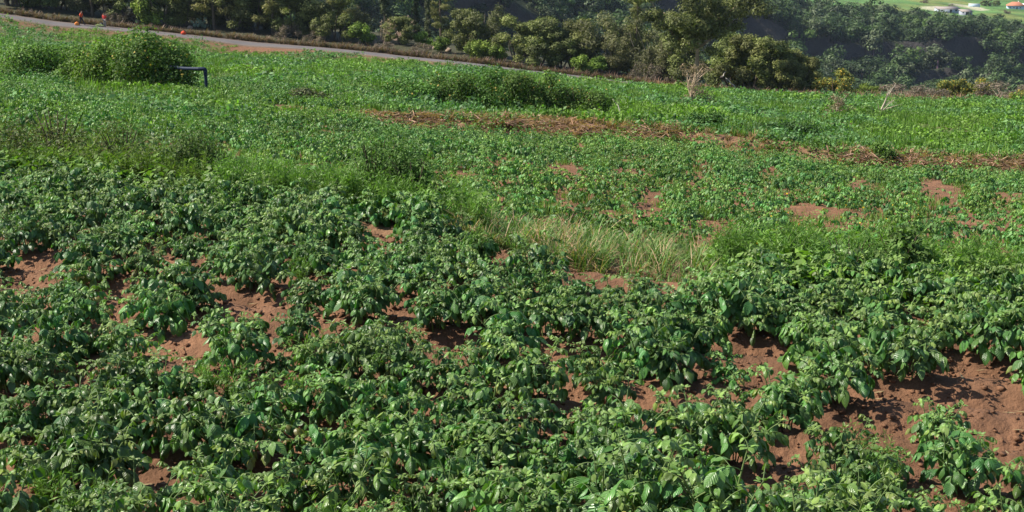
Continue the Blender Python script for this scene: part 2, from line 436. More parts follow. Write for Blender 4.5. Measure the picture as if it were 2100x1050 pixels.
def lerp(a, b, t): return a * (1 - t[..., None]) + b * t[..., None]
SOIL = np.array([0.172, 0.088, 0.049]); STRAW = np.array([0.27, 0.185, 0.105]); GREENG = np.array([0.065, 0.085, 0.025]); PINK = np.array([0.17, 0.115, 0.095])
def field_col(V, R, A):
    x, y = V[..., 0], V[..., 1]
    u, v, d = proj(V)
    C = np.broadcast_to(SOIL, V.shape).copy()
    C = C * (1 + 0.35 * fbm(x * 0.9, y * 0.9, 3))[..., None]
    e, rd, rn, rf = r_edge(A), r_dry(A), r_rn(A), r_rf(A)
    # straw on the terrace bank and on the dry bank further out
    bank = sstep((R - e + 0.5) / 0.6) * sstep((e + 4.0 - R) / 1.5) * np.clip(0.55 + 0.9 * noise(x * 1.3, y * 1.3), 0, 1)
    C = lerp(C, STRAW * 0.8, bank)
    dryb = np.exp(-((R - rd) / 1.05) ** 2) * sstep((A + 0.12) / 0.05) * np.clip(0.75 + 0.8 * fbm(x * 0.6, y * 0.6, 3), 0, 1)
    C = lerp(C, lerp(np.broadcast_to(STRAW * 0.75, V.shape), np.broadcast_to(np.array([0.15, 0.085, 0.052]), V.shape), sstep(fbm(x * 1.1, y * 1.1, 3) + .5)), dryb)
    # low green cover on the far fields, broken by red soil
    far = sstep((R - rd - 1.5) / 4) * np.clip(0.8 + 0.7 * fbm(x / 6, y / 6, 3), 0, 1)
    red = np.zeros_like(R)
    red[in_patch(u, v, BARE2, 1.15)] = 1.0
    red = np.maximum(red, np.exp(-((R - rn + 1.4) / 1.4) ** 2) * sstep((0.12 - A) / 0.1))
    C = lerp(C, GREENG, far * (1 - red))
    edge = sstep((R - (r_verge(A) - 22)) / 4) * sstep((A - 0.09) / 0.05)
    C = lerp(C, PINK, edge * np.clip(0.8 + 0.6 * noise(x / 3, y / 3), 0, 1))
    verge = sstep((R - rf + 0.5) / 1.0) * sstep((0.17 - A) / 0.06)
    C = lerp(C, lerp(np.broadcast_to(PINK * 0.75, V.shape), np.broadcast_to(np.array([0.05, 0.05, 0.025]), V.shape), sstep((R - rf - 0.8) / 1.2)), verge)
    wild = sstep((R - r_verge(A)) / 6)
    return lerp(C, np.array([0.05, 0.055, 0.025]), wild).clip(0.01, 0.6)
def clods(x, y, R, A):
    near = sstep((18 - R) / 6)
    return near * (0.034 * fbm(x * 4, y * 4, 3) + 0.030 * np.abs(fbm(x * 11 + 5, y * 11, 3))) + (1 - near) * 0.03 * fbm(x * 1.5, y * 1.5, 2) * sstep((150 - R) / 20)
azs = np.linspace(-0.62, 0.62, 400)
rs1 = np.concatenate([np.exp(np.arange(math.log(3.2), math.log(17), 0.0042)), np.exp(np.arange(math.log(17), math.log(236), 0.0052))])
rs1 = np.append(rs1[rs1 < 235.5], 236.0)
tag(grid_mesh("ground", azs, rs1, M_SOIL, field_col, clods), kind='structure')

def wood_top(u): return np.interp(u, [1450, 1500, 1600, 1700, 1800, 1900, 2000, 2100, 2300], [-60, -14, 3, 13, 21, 29, 36, 50, 75])
def hill_col(V, R, A):
    x, y = V[..., 0], V[..., 1]; u, v, d = proj(V)
    C = np.broadcast_to(np.array([0.032, 0.042, 0.018]), V.shape).copy()
    gzr = np.gradient(V[..., 2], axis=0) / np.maximum(np.gradient(R, axis=0), 0.1)
    C = lerp(C, np.array([0.040, 0.036, 0.034]), sstep((gzr - 0.7) / 0.7))          # bare rock where it is steep
    f = sstep((wood_top(u) - v) / 3.0) * sstep((R - 600) / 40)
    n1 = fbm(x / 70, y / 110, 3); n2 = fbm(x / 22 + 9, y / 60, 3)
    G = np.broadcast_to(np.array([0.085, 0.175, 0.045]), V.shape)
    G = lerp(G, np.array([0.17, 0.185, 0.05]), sstep((n1 + 0.05) / 0.35))
    G = lerp(G, np.array([0.20, 0.13, 0.08]), sstep((n2 - 0.12) / 0.3) * sstep((1900 - u) / 150))
    G = lerp(G, np.array([0.34, 0.33, 0.22]), sstep((n2 - 0.38) / 0.1))
    return lerp(C, G, f).clip(0.01, 0.5)
rs2 = np.concatenate([[236.0], np.exp(np.arange(math.log(238), math.log(900), 0.0035)), np.exp(np.arange(math.log(905), math.log(1500), 0.02))])
tag(grid_mesh("hillside", azs, rs2, M_HILL, hill_col), kind='structure')

# road: a strip with a real step down at its edges
def road():
    us = np.linspace(-280, 1690, 160); R = np.array(ROAD, float)
    g = Geo(); rows = []
    for u in us:
        vn, dn, vf = (np.interp(u, R[:, 0], R[:, k]) for k in (1, 2, 3))
        a, b = P(u, vn, dn), P(u, vf, dn + 3.0)
        row = []
        for t in (0, 0.25, 0.5, 0.75, 1.0):
            q = a + (b - a) * t; row.append([q[0], q[1], gz(q[0], q[1]) + 0.10 + 0.03 * (1 - (2 * t - 1) ** 2)])
        r0, r1 = row[0][:], row[-1][:]; r0[2] -= 0.35; r1[2] -= 0.35
        rows.append([r0] + row + [r1])
    V = np.array(rows); n, m = V.shape[:2]
    i = (np.arange(n - 1)[:, None] * m + np.arange(m - 1)[None, :]).ravel()
    C = np.broadcast_to(np.array([0.118, 0.108, 0.110]), V.shape).copy()
    C[:, [0, 1, -1, -2]] = (0.155, 0.115, 0.09)                                       # dusty edges
    C *= (1 + 0.12 * noise(V[..., 0] / 3, V[..., 1] / 3))[..., None]
    return mesh("road", (V.reshape(-1, 3), np.stack([i, i + m, i + m + 1, i + 1], 1), C.reshape(-1, 3), np.zeros((n * m, 3))), M_ROAD, smooth=True)
tag(link("road", road()), kind='structure')

# haze: one box of even air round everything
def box_geo(g, lo, hi, col):
    (a, b, c), (d, e, f) = lo, hi
    V = [(a, b, c), (d, b, c), (d, e, c), (a, e, c), (a, b, f), (d, b, f), (d, e, f), (a, e, f)]
    g.add(V, [(0, 3, 2, 1), (4, 5, 6, 7), (0, 1, 5, 4), (1, 2, 6, 5), (2, 3, 7, 6), (3, 0, 4, 7)], col)
hm = bpy.data.materials.new("haze_air"); hm.use_nodes = True; ht = hm.node_tree; ht.nodes.clear()
ho = ht.nodes.new("ShaderNodeOutputMaterial"); hv = ht.nodes.new("ShaderNodeVolumePrincipled")
hv.inputs["Color"].default_value = (0.62, 0.76, 1.0, 1); hv.inputs["Density"].default_value = 0.000055; hv.inputs["Anisotropy"].default_value = 0.0
ht.links.new(hv.outputs[0], ho.inputs["Volume"])
g = Geo(); box_geo(g, (-1100, -60, -190), (1100, 1600, 16), (1, 1, 1))
hz = link("haze", mesh("haze", g.arr(), hm)); tag(hz, kind='stuff')

# ------------------------------------------------------------------ potato plants
def leaflets(g, B, D, Nn, L, W, K, fold, col, ts, ss):
    """Curved, folded ovate leaflets: base B, direction D, normal Nn, length, half width, curl."""
    B, D, Nn = np.array(B), nrm(np.array(D)), np.array(Nn); n = len(B)
    S = nrm(np.cross(Nn, D)); Nn = np.cross(D, S)
    L, W, K, fold = (np.asarray(a, float)[:, None, None] for a in (L, W, K, fold))
    t = np.asarray(ts)[None, :, None]; s = np.asarray(ss)[None, None, :]
    wt = np.sin(math.pi * np.clip(t, 0, 1) ** 0.75) ** 0.75 * (1 - 0.25 * t) + 0.02
    th = K * t                                                      # bends down by K radians along its length
    xx = L * np.sin(th) / K; zz = -L * (1 - np.cos(th)) / K
    yy = W * wt * s
    up = fold * np.abs(yy) - 0.55 * np.abs(yy) ** 2 / np.maximum(W, 1e-4) * 0.6
    xx = xx + up * np.sin(th); zz = zz + up * np.cos(th) + 0 * yy
    xx = xx + 0 * yy; yy = yy + 0 * xx
    V = B[:, None, None, :] + xx[..., None] * D[:, None, None, :] + yy[..., None] * S[:, None, None, :] + zz[..., None] * Nn[:, None, None, :]
    nt_, ns = len(ts), len(ss)
    i = (np.arange(nt_ - 1)[:, None] * ns + np.arange(ns - 1)[None, :]).ravel()
    fq = np.stack([i, i + 1, i + ns + 1, i + ns], 1)
    Fq = (fq[None] + (np.arange(n) * nt_ * ns)[:, None, None]).reshape(-1, 4)
    T = np.stack([np.broadcast_to(t, yy.shape), np.broadcast_to(s, yy.shape), np.zeros_like(yy)], 3).reshape(-1, 3)
    C = np.repeat(np.asarray(col), nt_ * ns, 0)
    g.add(V.reshape(-1, 3), Fq, C, T)

GREEN = np.array([0.043, 0.124, 0.024]); YOUNG = np.array([0.115, 0.225, 0.042]); YELL = np.array([0.15, 0.20, 0.045])
def potato(seed, stems=7, nodes=7, pairs=3, lod=0, h=0.46, yellow=0.05, spread=1.0):
    r = np.random.default_rng(seed); ga, gs = Geo(), Geo()
    B, D, Nn, L, W, K, Fo, C = [], [], [], [], [], [], [], []
    def leaflet(p, d, n, l, col, k):
        B.append(p); D.append(d); Nn.append(n); L.append(l); W.append(l * r.uniform(0.29, 0.37)); K.append(k); Fo.append(r.uniform(-0.25, 0.55)); C.append(col)
    for j in range(stems):
        ph = j * 2.399 + r.uniform(-0.4, 0.4); lean = r.uniform(0.10, 0.75) * spread; hh = h * r.uniform(0.65, 1.2)
        b0 = np.array([math.cos(ph), math.sin(ph), 0]) * r.uniform(0.01, 0.06)
        tt = np.linspace(0, 1, 7); el = math.pi / 2 - lean * (0.5 + 0.9 * tt)
        seg = hh / 6; pts = [b0]
        for q in el[:-1]: pts.append(pts[-1] + seg * np.array([math.cos(q) * math.cos(ph), math.cos(q) * math.sin(ph), math.sin(q)]))
        pts = np.array(pts); tube(gs, pts, np.linspace(0.006, 0.003, 7), np.array([0.10, 0.17, 0.05]), n=4)
        for i in range(nodes):
            t = 0.28 + 0.70 * (i + r.uniform(-.3, .3)) / (nodes - 1); t = min(max(t, 0.1), 1)
            p = np.array([np.interp(t, tt, pts[:, c]) for c in range(3)])
            a = ph + i * 2.4 + r.uniform(-0.5, 0.5); top = i >= nodes - 2
            rl = r.uniform(0.13, 0.20) * (0.62 if top else 1.0); e0 = r.uniform(0.35, 0.95) if not top else r.uniform(0.6, 1.1)
            bend = r.uniform(0.7, 1.7)
            isy = r.random() < yellow * (2.0 if t < 0.5 else 0.5)
            base = YELL if isy else (GREEN * (1 - 0.5 * (1 if top else 0)) + YOUNG * 0.5 * (1 if top else 0))
            base = base * r.uniform(0.7, 1.4) * np.array([r.uniform(.85, 1.3), 1, r.uniform(.8, 1.15)])
            ns = 5; rp = [p]
            for q in range(ns):
                ee = e0 - bend * (q / ns); rp.append(rp[-1] + rl / ns * np.array([math.cos(ee) * math.cos(a), math.cos(ee) * math.sin(a), math.sin(ee)]))
            rp = np.array(rp)
            if lod == 0: tube(gs, rp, np.linspace(0.003, 0.0015, ns + 1), np.array([0.11, 0.19, 0.055]), n=3)
            side = np.array([-math.sin(a), math.cos(a), 0])
            def at(f):
                q = f * ns; k = min(int(q), ns - 1); pp = rp[k] + (rp[k + 1] - rp[k]) * (q - k); tn = nrm(rp[k + 1] - rp[k]); return pp, tn
            pp, tn = at(1.0)
            lt = r.uniform(0.066, 0.108) * (0.5 if top else 1.0) * (0.7 if isy else 1.0)
            dr = np.array([0, 0, -r.uniform(0.3, 1.2)])
            leaflet(pp, tn + dr, np.cross(tn, side) * -1 if False else np.array([0, 0, 1.0]) + 0.25 * r.normal(size=3) + 0.3 * nrm(np.array([tn[0], tn[1], 0])), lt, base * r.uniform(0.85, 1.15), r.uniform(0.3, 1.3))
            for q in range(pairs):
                f = 0.92 - 0.25 * q - r.uniform(0, 0.05); pp, tn = at(max(f, 0.2))
                for sgn in (-1, 1):
                    ang = r.uniform(0.75, 1.25)
                    d = math.cos(ang) * tn + sgn * math.sin(ang) * side + np.array([0, 0, -r.uniform(0.2, 1.1)])
                    nn = np.array([0, 0, 1.0]) + sgn * 0.45 * side + 0.25 * r.normal(size=3)
                    leaflet(pp, d, nn, lt * (0.92 - 0.16 * q) * r.uniform(0.8, 1.1), base * r.uniform(0.85, 1.15), r.uniform(0.3, 1.4))
        # young shoot at the tip
        tip = pts[-1]
        for q in range(7 if lod == 0 else 3):
            a = q * 2.4 + r.uniform(0, 1); e = r.uniform(0.0, 1.0)
            d = np.array([math.cos(e) * math.cos(a), math.cos(e) * math.sin(a), math.sin(e)])
            leaflet(tip + 0.01 * d, d, np.array([-math.cos(a) * .5, -math.sin(a) * .5, 1]), r.uniform(0.022, 0.045), (YOUNG if lod == 0 else 0.5 * (YOUNG + GREEN)) * r.uniform(0.7, 1.15), r.uniform(0.3, 1.0))
    ts, ss = ((0, .14, .34, .56, .8, 1.0), (-1, -.5, 0, .5, 1)) if lod == 0 else ((0, .4, 1.0), (-1, 0, 1))
    leaflets(ga, B, D, Nn, L, W, K, Fo, np.array(C), ts, ss)
    return ga, gs

POT = []; POT_ARR = []
for k, (st, h, yl, spd) in enumerate([(8, .36, .02, 1.2), (7, .33, .04, 1.3), (8, .39, .02, 1.05), (6, .28, .08, 1.45), (8, .34, .03, 1.25), (7, .38, .02, 1.0), (6, .26, .20, 1.45), (9, .35, .02, 1.25)]):
    ga, gs = potato(100 + k, stems=st, h=h, yellow=yl, spread=spd)
    POT_ARR.append(ga.arr())
    POT.append((mesh("potato_foliage", ga.arr(), M_POT, smooth=True, uv=True), mesh("potato_stem", gs.arr(), M_WEED, smooth=True)))
LOD = []
for k in range(7):
    ga, gs = potato(200 + k, stems=6 + k % 2, nodes=5, pairs=2, lod=1, h=[.40, .34, .42, .30, .36, .32, .28][k], yellow=[0, .02, 0, .04, .01, .05, .02][k], spread=1.15)
    LOD.append(ga.arr())

def row_points(xlo, xhi, ylo, yhi, gap, r, spacing=ROW):
    """Planting spots along the rows over a rectangle."""
    cs = np.array([(x, y) for x in (xlo, xhi) for y in (ylo, yhi)])
    kk = cs @ RN / spacing; ee = cs @ RE; out = []
    for k in range(int(kk.min()) - 1, int(kk.max()) + 2):
        s = np.arange(ee.min() - 1, ee.max() + 1, gap) + r.uniform(0, gap)
        s = s + r.uniform(-0.3, 0.3, len(s)) * gap; o = k * spacing + r.normal(size=len(s)) * 0.05
        p = s[:, None] * RE + o[:, None] * RN
        m = (p[:, 0] > xlo) & (p[:, 0] < xhi) & (p[:, 1] > ylo) & (p[:, 1] < yhi)
        for q, t in zip(p[m], s[m]): out.append((q[0], q[1], k))
    return np.array(out)

r1 = np.random.default_rng(11)
pp = row_points(-8, 8, 4.2, 16, 0.235, r1)
xx, yy = pp[:, 0], pp[:, 1]; zz = ground_z(xx, yy)
R_, A_ = np.hypot(xx, yy), np.arctan2(xx, yy)
uu, vv, dd = proj(np.stack([xx, yy, zz], 1))
keep = (R_ < r_edge(A_) + 0.1) & (uu > -110) & (uu < 2210) & (vv < 1190) & ~cleared(uu, vv, dd, BARE, 0.045, -0.02)
keep &= ~((uu > 1190) & (uu < 1530) & (vv < 610))                    # the grassy corner
keep &= ~((uu > 950) & (uu < 1210) & (vv < 530 + (uu - 950) * 0.32)) & (r1.random(len(uu)) > 0.09)
small = cleared(uu, vv, dd, BARE, 0.20, 0.01)
front = sorted([(int(k), float(u), float(x), float(y), float(z), float(v), bool(sm)) for x, y, k, z, u, v, kp, sm in zip(xx, yy, pp[:, 2], zz, uu, vv, keep, small) if kp])

ORD = ["first", "second", "third", "fourth", "fifth", "sixth", "seventh", "eighth", "ninth", "tenth", "eleventh", "twelfth", "thirteenth", "fourteenth", "fifteenth", "sixteenth",
       "seventeenth", "eighteenth", "nineteenth", "twentieth"] + ["twenty-" + x for x in ("first", "second", "third", "fourth", "fifth", "sixth", "seventh", "eighth", "ninth")] + \
      ["thirtieth"] + ["thirty-" + x for x in ("first", "second", "third", "fourth", "fifth", "sixth", "seventh", "eighth", "ninth")] + ["fortieth"]
LOOK = ["bushy", "broad leafy", "tall dark", "low spreading", "rounded", "upright", "small yellowing", "wide dark"]
def potato_plant(x, y, z, k, rz, s, label, group):
    root = empty("potato_plant", (x, y, z - 0.015), rz, s)
    tag(root, label, "potato plant", group)
    link("foliage", POT[k][0], root); link("stem", POT[k][1], root)
    return root
far_front = sorted(front, key=lambda f: f[3] ** 2 + f[2] ** 2)[285:]                     # past the 285 nearest: part of the crop below
front = [f for f in front if f not in far_front]
rows_seen = sorted({f[0] for f in front})
n_front = 0
for ri, k in enumerate(rows_seen):
    row = [f for f in front if f[0] == k]
    for j, (_, u, x, y, z, v, sm) in enumerate(row):
        near_bare = bool(in_patch(np.array([u]), np.array([v - 25]), BARE, 1.9)[0])
        kind = int(r1.choice([0, 1, 2, 4, 5, 7, 3, 6], p=[.16, .14, .16, .16, .11, .15, .05, .07]))
        if near_bare and r1.random() < 0.3: kind = int(r1.choice([3, 6, 1]))
        s = r1.uniform(0.62, 0.95)
        if sm: s = r1.uniform(0.45, 0.68)
        what = LOOK[kind] + " potato plant" + (" by bare soil" if near_bare else "")
        potato_plant(x, y, z, kind, r1.uniform(0, 6.28), s, f"{what}, {ORD[min(j, 39)]} from left in {ORD[ri]} row from bottom", "potato plants of the near terrace rows")
        n_front += 1
print("front potato plants", n_front, "rows", len(rows_seen))

# lower field: its nearest plants one by one, the rest as one crop
r2 = np.random.default_rng(12)
pp = row_points(-34, 34, 12, 75, 0.46, r2, 0.76)
xx, yy = pp[:, 0], pp[:, 1]; R_, A_ = np.hypot(xx, yy), np.arctan2(xx, yy)
k0 = (np.abs(A_) < 0.46) & (R_ > r_edge(A_) + 2.4) & (R_ < r_dry(A_) - 1.1 + 22 * sstep((-A_ - 0.02) / 0.1))
xx, yy, R_, A_, kk = xx[k0], yy[k0], R_[k0], A_[k0], pp[k0][:, 2]
zz = ground_z(xx, yy); uu, vv, dd = proj(np.stack([xx, yy, zz], 1))
dens = 0.78 - 0.12 * sstep(A_ / .2) + 0.75 * fbm(xx / 2.2, yy / 2.2, 2)
keep = ~cleared(uu, vv, dd, BARE2, 0.2, 0.0) & (r2.random(len(xx)) < dens)
keep &= ~((uu > 150) & (uu < 400) & (vv < 200)) & ~((uu > 930) & (uu < 1500) & (R_ < r_edge(A_) + 4.6))
xx, yy, zz, R_, A_, uu, vv, dd, kk = (a[keep] for a in (xx, yy, zz, R_, A_, uu, vv, dd, kk))
cand = [i for i in np.argsort(dd) if 990 < uu[i] < 2130 and vv[i] < R_[i] * 0 + 2000]
near_i = cand[:max(0, 296 - n_front)]
solo = np.zeros(len(xx), bool); solo[near_i] = True
srt = sorted(near_i, key=lambda i: (kk[i], uu[i])); rws = sorted({kk[i] for i in srt})
for ri, k in enumerate(rws):
    for j, i in enumerate([q for q in srt if kk[q] == k]):
        kind = int(r2.choice([1, 3, 6, 4]))
        potato_plant(xx[i], yy[i], zz[i], kind, r2.uniform(0, 6.28), r2.uniform(0.6, 0.8),
                     f"{LOOK[kind]} potato plant below the bank, {ORD[min(j, 39)]} from left, {ORD[ri]} lower row", "potato plants of the lower field")
m = ~solo; n = int(m.sum())
sc2 = r2.uniform(0.9, 1.7, n) * (0.9 + 0.25 * fbm(xx[m] / 4, yy[m] / 4, 2))
yl = np.clip(0.5 + 1.1 * fbm(xx[m] / 5 + 3, yy[m] / 5, 2), 0, 1)
tint = np.stack([0.85 + 0.35 * yl, 1.0 + 0.12 * yl, 1.05 - 0.15 * yl], 1) * r2.uniform(0.6, 1.25, (n, 1))
arr = merge(LOD, np.stack([xx, yy, zz - 0.02], 1)[m], r2.uniform(0, 6.28, n), sc2, r2.integers(0, 7, n), tint)
tag(link("potato_crop", mesh("potato_crop", arr, M_CROP)), "rows of small potato plants filling the lower field", "crop", kind='stuff')
if far_front:
    ff = np.array([f[2:5] for f in far_front]); nf = len(ff)
    arr = merge(POT_ARR, ff - np.array([0, 0, .015]), r2.uniform(0, 6.28, nf), r2.uniform(.62, .95, nf), r2.choice([0, 1, 2, 3, 4, 5, 7], nf), r2.uniform(.8, 1.2, (nf, 1)) * np.ones((1, 3)))
    tag(link("potato_row_foliage", mesh("potato_row_foliage", arr, M_POT, smooth=True, uv=True)), "farthest leafy potato plants at the rim of the near terrace", "crop", kind='stuff')
    print("far front", nf)
print("lower field plants", n, "quads", len(arr[1]))

# ------------------------------------------------------------------ weeds and grass
def feathery(seed, n=12, h=0.42):
    r = np.random.default_rng(seed); g = Geo()
    for j in range(n):
        ph = r.uniform(0, 6.28); ln = r.uniform(0.05, 0.6); hh = h * r.uniform(0.55, 1.1); m = 34
        t = r.uniform(0.15, 1, m); e = math.pi / 2 - ln * (0.4 + t)
        c = np.stack([np.cos(ph) * np.sin(ln * t) * t * hh, np.sin(ph) * np.sin(ln * t) * t * hh, np.cos(ln * t) * t * hh], 1)
        a = nrm(r.normal(size=(m, 3)) + np.array([0, 0, 0.5])); b = nrm(np.cross(a, r.normal(size=(m, 3))))
        l = r.uniform(0.018, 0.042, m) * (1.2 - 0.5 * t)
        p = c + a * l[:, None]
        col = np.array([0.090, 0.190, 0.030]) * r.uniform(0.7, 1.35, (m, 1))
        rhombs(g, p, a * l[:, None], b * (l * 0.16)[:, None], col)
        tube(g, [[np.cos(ph) * np.sin(ln * q) * q * hh, np.sin(ph) * np.sin(ln * q) * q * hh, np.cos(ln * q) * q * hh] for q in (0, .35, .7, 1)], [.004, .003, .002, .001], (0.09, 0.16, 0.04), n=3)
    return g.arr()
def grass(seed, n=46, h=0.5, straw=0.35, wid=0.006):
    r = np.random.default_rng(seed); g = Geo(); ts = np.array([0, .35, .7, 1.0])
    for j in range(n):
        ph = r.uniform(0, 6.28); ln = abs(r.normal(0.0, 0.5)) + 0.1; hh = h * r.uniform(0.45, 1.15); bd = r.uniform(0.3, 2.0)
        o = r.normal(size=2) * 0.05
        th = ln + bd * ts; z = np.concatenate([[0], np.cumsum(np.cos(th[:-1]) * np.diff(ts) * hh)]); d = np.concatenate([[0], np.cumsum(np.sin(th[:-1]) * np.diff(ts) * hh)])
        c = np.stack([o[0] + d * np.cos(ph), o[1] + d * np.sin(ph), z], 1); s = np.array([-math.sin(ph + r.normal() * .5), math.cos(ph), 0])
        wd = wid * r.uniform(0.6, 1.3) * np.array([1, 1, .7, .15])
        V = np.concatenate([c + s * wd[:, None], c - s * wd[:, None]])
        col = np.array([0.31, 0.25, 0.13]) * r.uniform(.7, 1.25) if r.random() < straw else np.array([0.075, 0.15, 0.03]) * r.uniform(.7, 1.4)
        g.add(V, [(k, k + 1, k + 5, k + 4) for k in range(3)], col)
    return g.arr()
def leafy(seed, n=90, h=0.3, w=0.25, leaf=0.03, base=(0.07, 0.150, 0.028)):
    r = np.random.default_rng(seed); g = Geo()
    bl = [(r.normal() * w * .5, r.normal() * w * .5, h * r.uniform(.25, .8), w * r.uniform(.3, .6), w * r.uniform(.3, .6), h * r.uniform(.25, .45), r.uniform(.75, 1.25)) for _ in range(5)]
    cloud(g, bl, n, leaf, 0.55, base, r, up=0.7, outb=0.4)
    return g.arr()
FEATH = [feathery(300 + k, h=[.42, .5, .34, .46][k]) for k in range(4)]
GRASS = [grass(320 + k, straw=[.16, .32, .10, .5][k], h=[.5, .55, .42, .48][k]) for k in range(4)]
BROAD = [leafy(340 + k, leaf=[.034, .028, .04, .03][k]) for k in range(4)]

r3 = np.random.default_rng(13)
def pixel_points(n, u0, u1, off0, off1, r):
    """Ground points at azimuths seen at u0..u1, at distances off0..off1 past the terrace edge."""
    u = r.uniform(u0, u1, n); az = np.arctan((u - 1050) / F / cp * 0.98)
    R = r_edge(az) + r.uniform(off0, off1, n)
    x, y = R * np.sin(az), R * np.cos(az); return x, y, ground_z(x, y)
def scatter(name, label, cat, protos, pts, smin, smax, mat, r, tint=None, which=None):
    pos = np.stack(pts, 1); n = len(pos)
    wch = r.integers(0, len(protos), n) if which is None else which
    arr = merge(protos, pos, r.uniform(0, 6.28, n), r.uniform(smin, smax, n), wch, tint)
    o = link(name, mesh(name, arr, mat)); tag(o, label, cat, kind='stuff'); return o
def cat_pts(*a): return tuple(np.concatenate([q[i] for q in a]) for i in range(3))
def thin(pts, f):
    x, y, z = pts; k = f(x, y, *proj(np.stack([x, y, z], 1))[:2]); return x[k], y[k], z[k]

# long grass on the bank, thickest in the middle of the picture
gp = cat_pts(pixel_points(760, 900, 1510, -0.5, 4.2, r3), pixel_points(110, 880, 1000, -0.2, 1.5, r3), pixel_points(110, 60, 480, 0.4, 1.8, r3), pixel_points(70, 1500, 2150, -0.3, 1.5, r3))
gp = thin(gp, lambda x, y, u, v: r3.random(len(x)) < 0.62 + 1.3 * noise(x * 1.3, y * 1.3))
scatter("grass", "long green and straw coloured grass on the terrace bank", "grass", GRASS, gp, 0.3, 0.68, M_WEED, r3)
fp = cat_pts(pixel_points(620, 380, 1000, 0.0, 4.2, r3), pixel_points(320, -60, 420, 0.3, 3.8, r3), pixel_points(160, 1480, 2150, 0.0, 1.8, r3))
ftint = np.ones((len(fp[0]), 3)) * r3.uniform(0.75, 1.25, (len(fp[0]), 1))
lf = proj(np.stack(fp, 1))[0] < 420; ftint[lf] *= np.array([1.0, 0.82, 0.8])
scatter("feathery_weeds", "feathery bright green weeds along the terrace bank", "weeds", FEATH, fp, 0.6, 1.15, M_WEED, r3, ftint)
# feathery weeds come up in the crop too
xw, yw = r3.uniform(-5, 5, 420), r3.uniform(5, 13, 420); zw = ground_z(xw, yw)
uw, vw, _ = proj(np.stack([xw, yw, zw], 1))
kw = (noise(xw * 0.8 + 4, yw * 0.8) > 0.22) | ((uw < 230) & (vw > 960)) | (r3.random(420) < 0.10)
kw &= ~in_patch(uw, vw, BARE, 0.9)
scatter("crop_weeds", "soft feathery weeds growing between the potato rows", "weeds", FEATH, (xw[kw], yw[kw], zw[kw]), 0.45, 0.85, M_WEED, r3)
bp_ = cat_pts(pixel_points(260, 1500, 2180, -0.6, 2.4, r3), pixel_points(260, -60, 500, 0.0, 3.6, r3), pixel_points(60, 500, 950, 0.4, 3.6, r3))
btint = np.array([[1.25, 1.2, .9]]) * r3.uniform(0.7, 1.25, (len(bp_[0]), 1))
scatter("broadleaf_weeds", "low broad leaved weeds along the terrace bank", "weeds", BROAD, bp_, 0.6, 1.2, M_WEED, r3, btint)

# far fields: weeds and young crop, too many to count
FAR = [leafy(360 + k, n=46, h=[.36, .24, .5, .3, .42][k], w=.42, leaf=[.055, .06, .05, .065, .055][k], base=(0.072, 0.150, 0.026)) for k in range(5)]
def far_points(n, r):
    az = r.uniform(-0.44, 0.44, n); t = r.random(n)
    lo = np.where(az > -0.10, r_dry(az) + 0.8, r_edge(az) + 14 + 20 * sstep((az + 0.3) / 0.2)); hi = np.where(az < 0.09, r_rn(az) - 0.8 - 3.5 * sstep((az + .01) / .05), r_verge(az) - 17)
    R = np.sqrt(lo ** 2 + t * (hi ** 2 - lo ** 2)) * 1.0
    R = np.where(r.random(n) < 0.45, lo + (hi - lo) * r.random(n) ** 1.3, R)
    x, y = R * np.sin(az), R * np.cos(az); return x, y, ground_z(x, y)
r4 = np.random.default_rng(14)
def blades(seed, n, h, wid, base):
    r = np.random.default_rng(seed); g = Geo(); m = n
    ph = r.uniform(0, 6.28, m); ln = np.abs(r.normal(0, .45, m)) + .05; hh = h * r.uniform(.5, 1.15, m); o = r.normal(size=(m, 2)) * .12
    d = np.stack([np.cos(ph) * np.sin(ln), np.sin(ph) * np.sin(ln), np.cos(ln)], 1); b = np.stack([-np.sin(ph), np.cos(ph), 0 * ph], 1)
    c = np.concatenate([o, np.zeros((m, 1))], 1) + d * (hh / 2)[:, None]
    rhombs(g, c, d * (hh / 2)[:, None], b * (wid * r.uniform(.6, 1.3, m))[:, None], np.array(base) * r.uniform(.65, 1.35, (m, 1))); return g.arr()
TUFT = [blades(390 + k, 34, [.34, .26, .42, .3][k], .020, (0.085, 0.175, 0.026)) for k in range(4)]
FINE = [blades(395 + k, 44, [.26, .2, .3][k], .009, (0.085, 0.165, 0.030)) for k in range(3)]
fx, fy, fz = far_points(13000, r4)
fu, fv, _ = proj(np.stack([fx, fy, fz], 1))
k = ~in_patch(fu, fv, BARE2, 1.0) & (r4.random(len(fx)) < 0.85 + 0.6 * fbm(fx / 5, fy / 5, 2))
fx, fy, fz, fu, fv = (a[k] for a in (fx, fy, fz, fu, fv))
t1 = sstep((fbm(fx / 9 + 5, fy / 14, 3) + 0.15) / 0.4)              # grass-green weeds against bluish crop
tint = (1 - t1)[:, None] * np.array([[0.85, 0.98, 1.6]]) + t1[:, None] * np.array([[1.2, 1.22, 0.75]])
tint *= r4.uniform(0.75, 1.25, (len(fx), 1))
sz = r4.uniform(0.5, 1.35, len(fx)) * (0.9 + 0.9 * fbm(fx / 6, fy / 6 + 8, 2)) * (0.9 + np.hypot(fx, fy) / 260)
arr = merge(FAR, np.stack([fx, fy, fz - 0.03], 1), r4.uniform(0, 6.28, len(fx)), sz, r4.integers(0, 5, len(fx)), tint)
tag(link("field_weeds", mesh("field_weeds", arr, M_WEED)), "green weeds and young crop covering the far fields below the road", "weeds", kind='stuff')
gx, gy, gz_ = far_points(13000, r4)
gu, gv, _ = proj(np.stack([gx, gy, gz_], 1))
k = ~in_patch(gu, gv, BARE2, 1.0) & (r4.random(len(gx)) < 0.6 + 1.2 * fbm(gx / 9 + 5, gy / 14, 3))
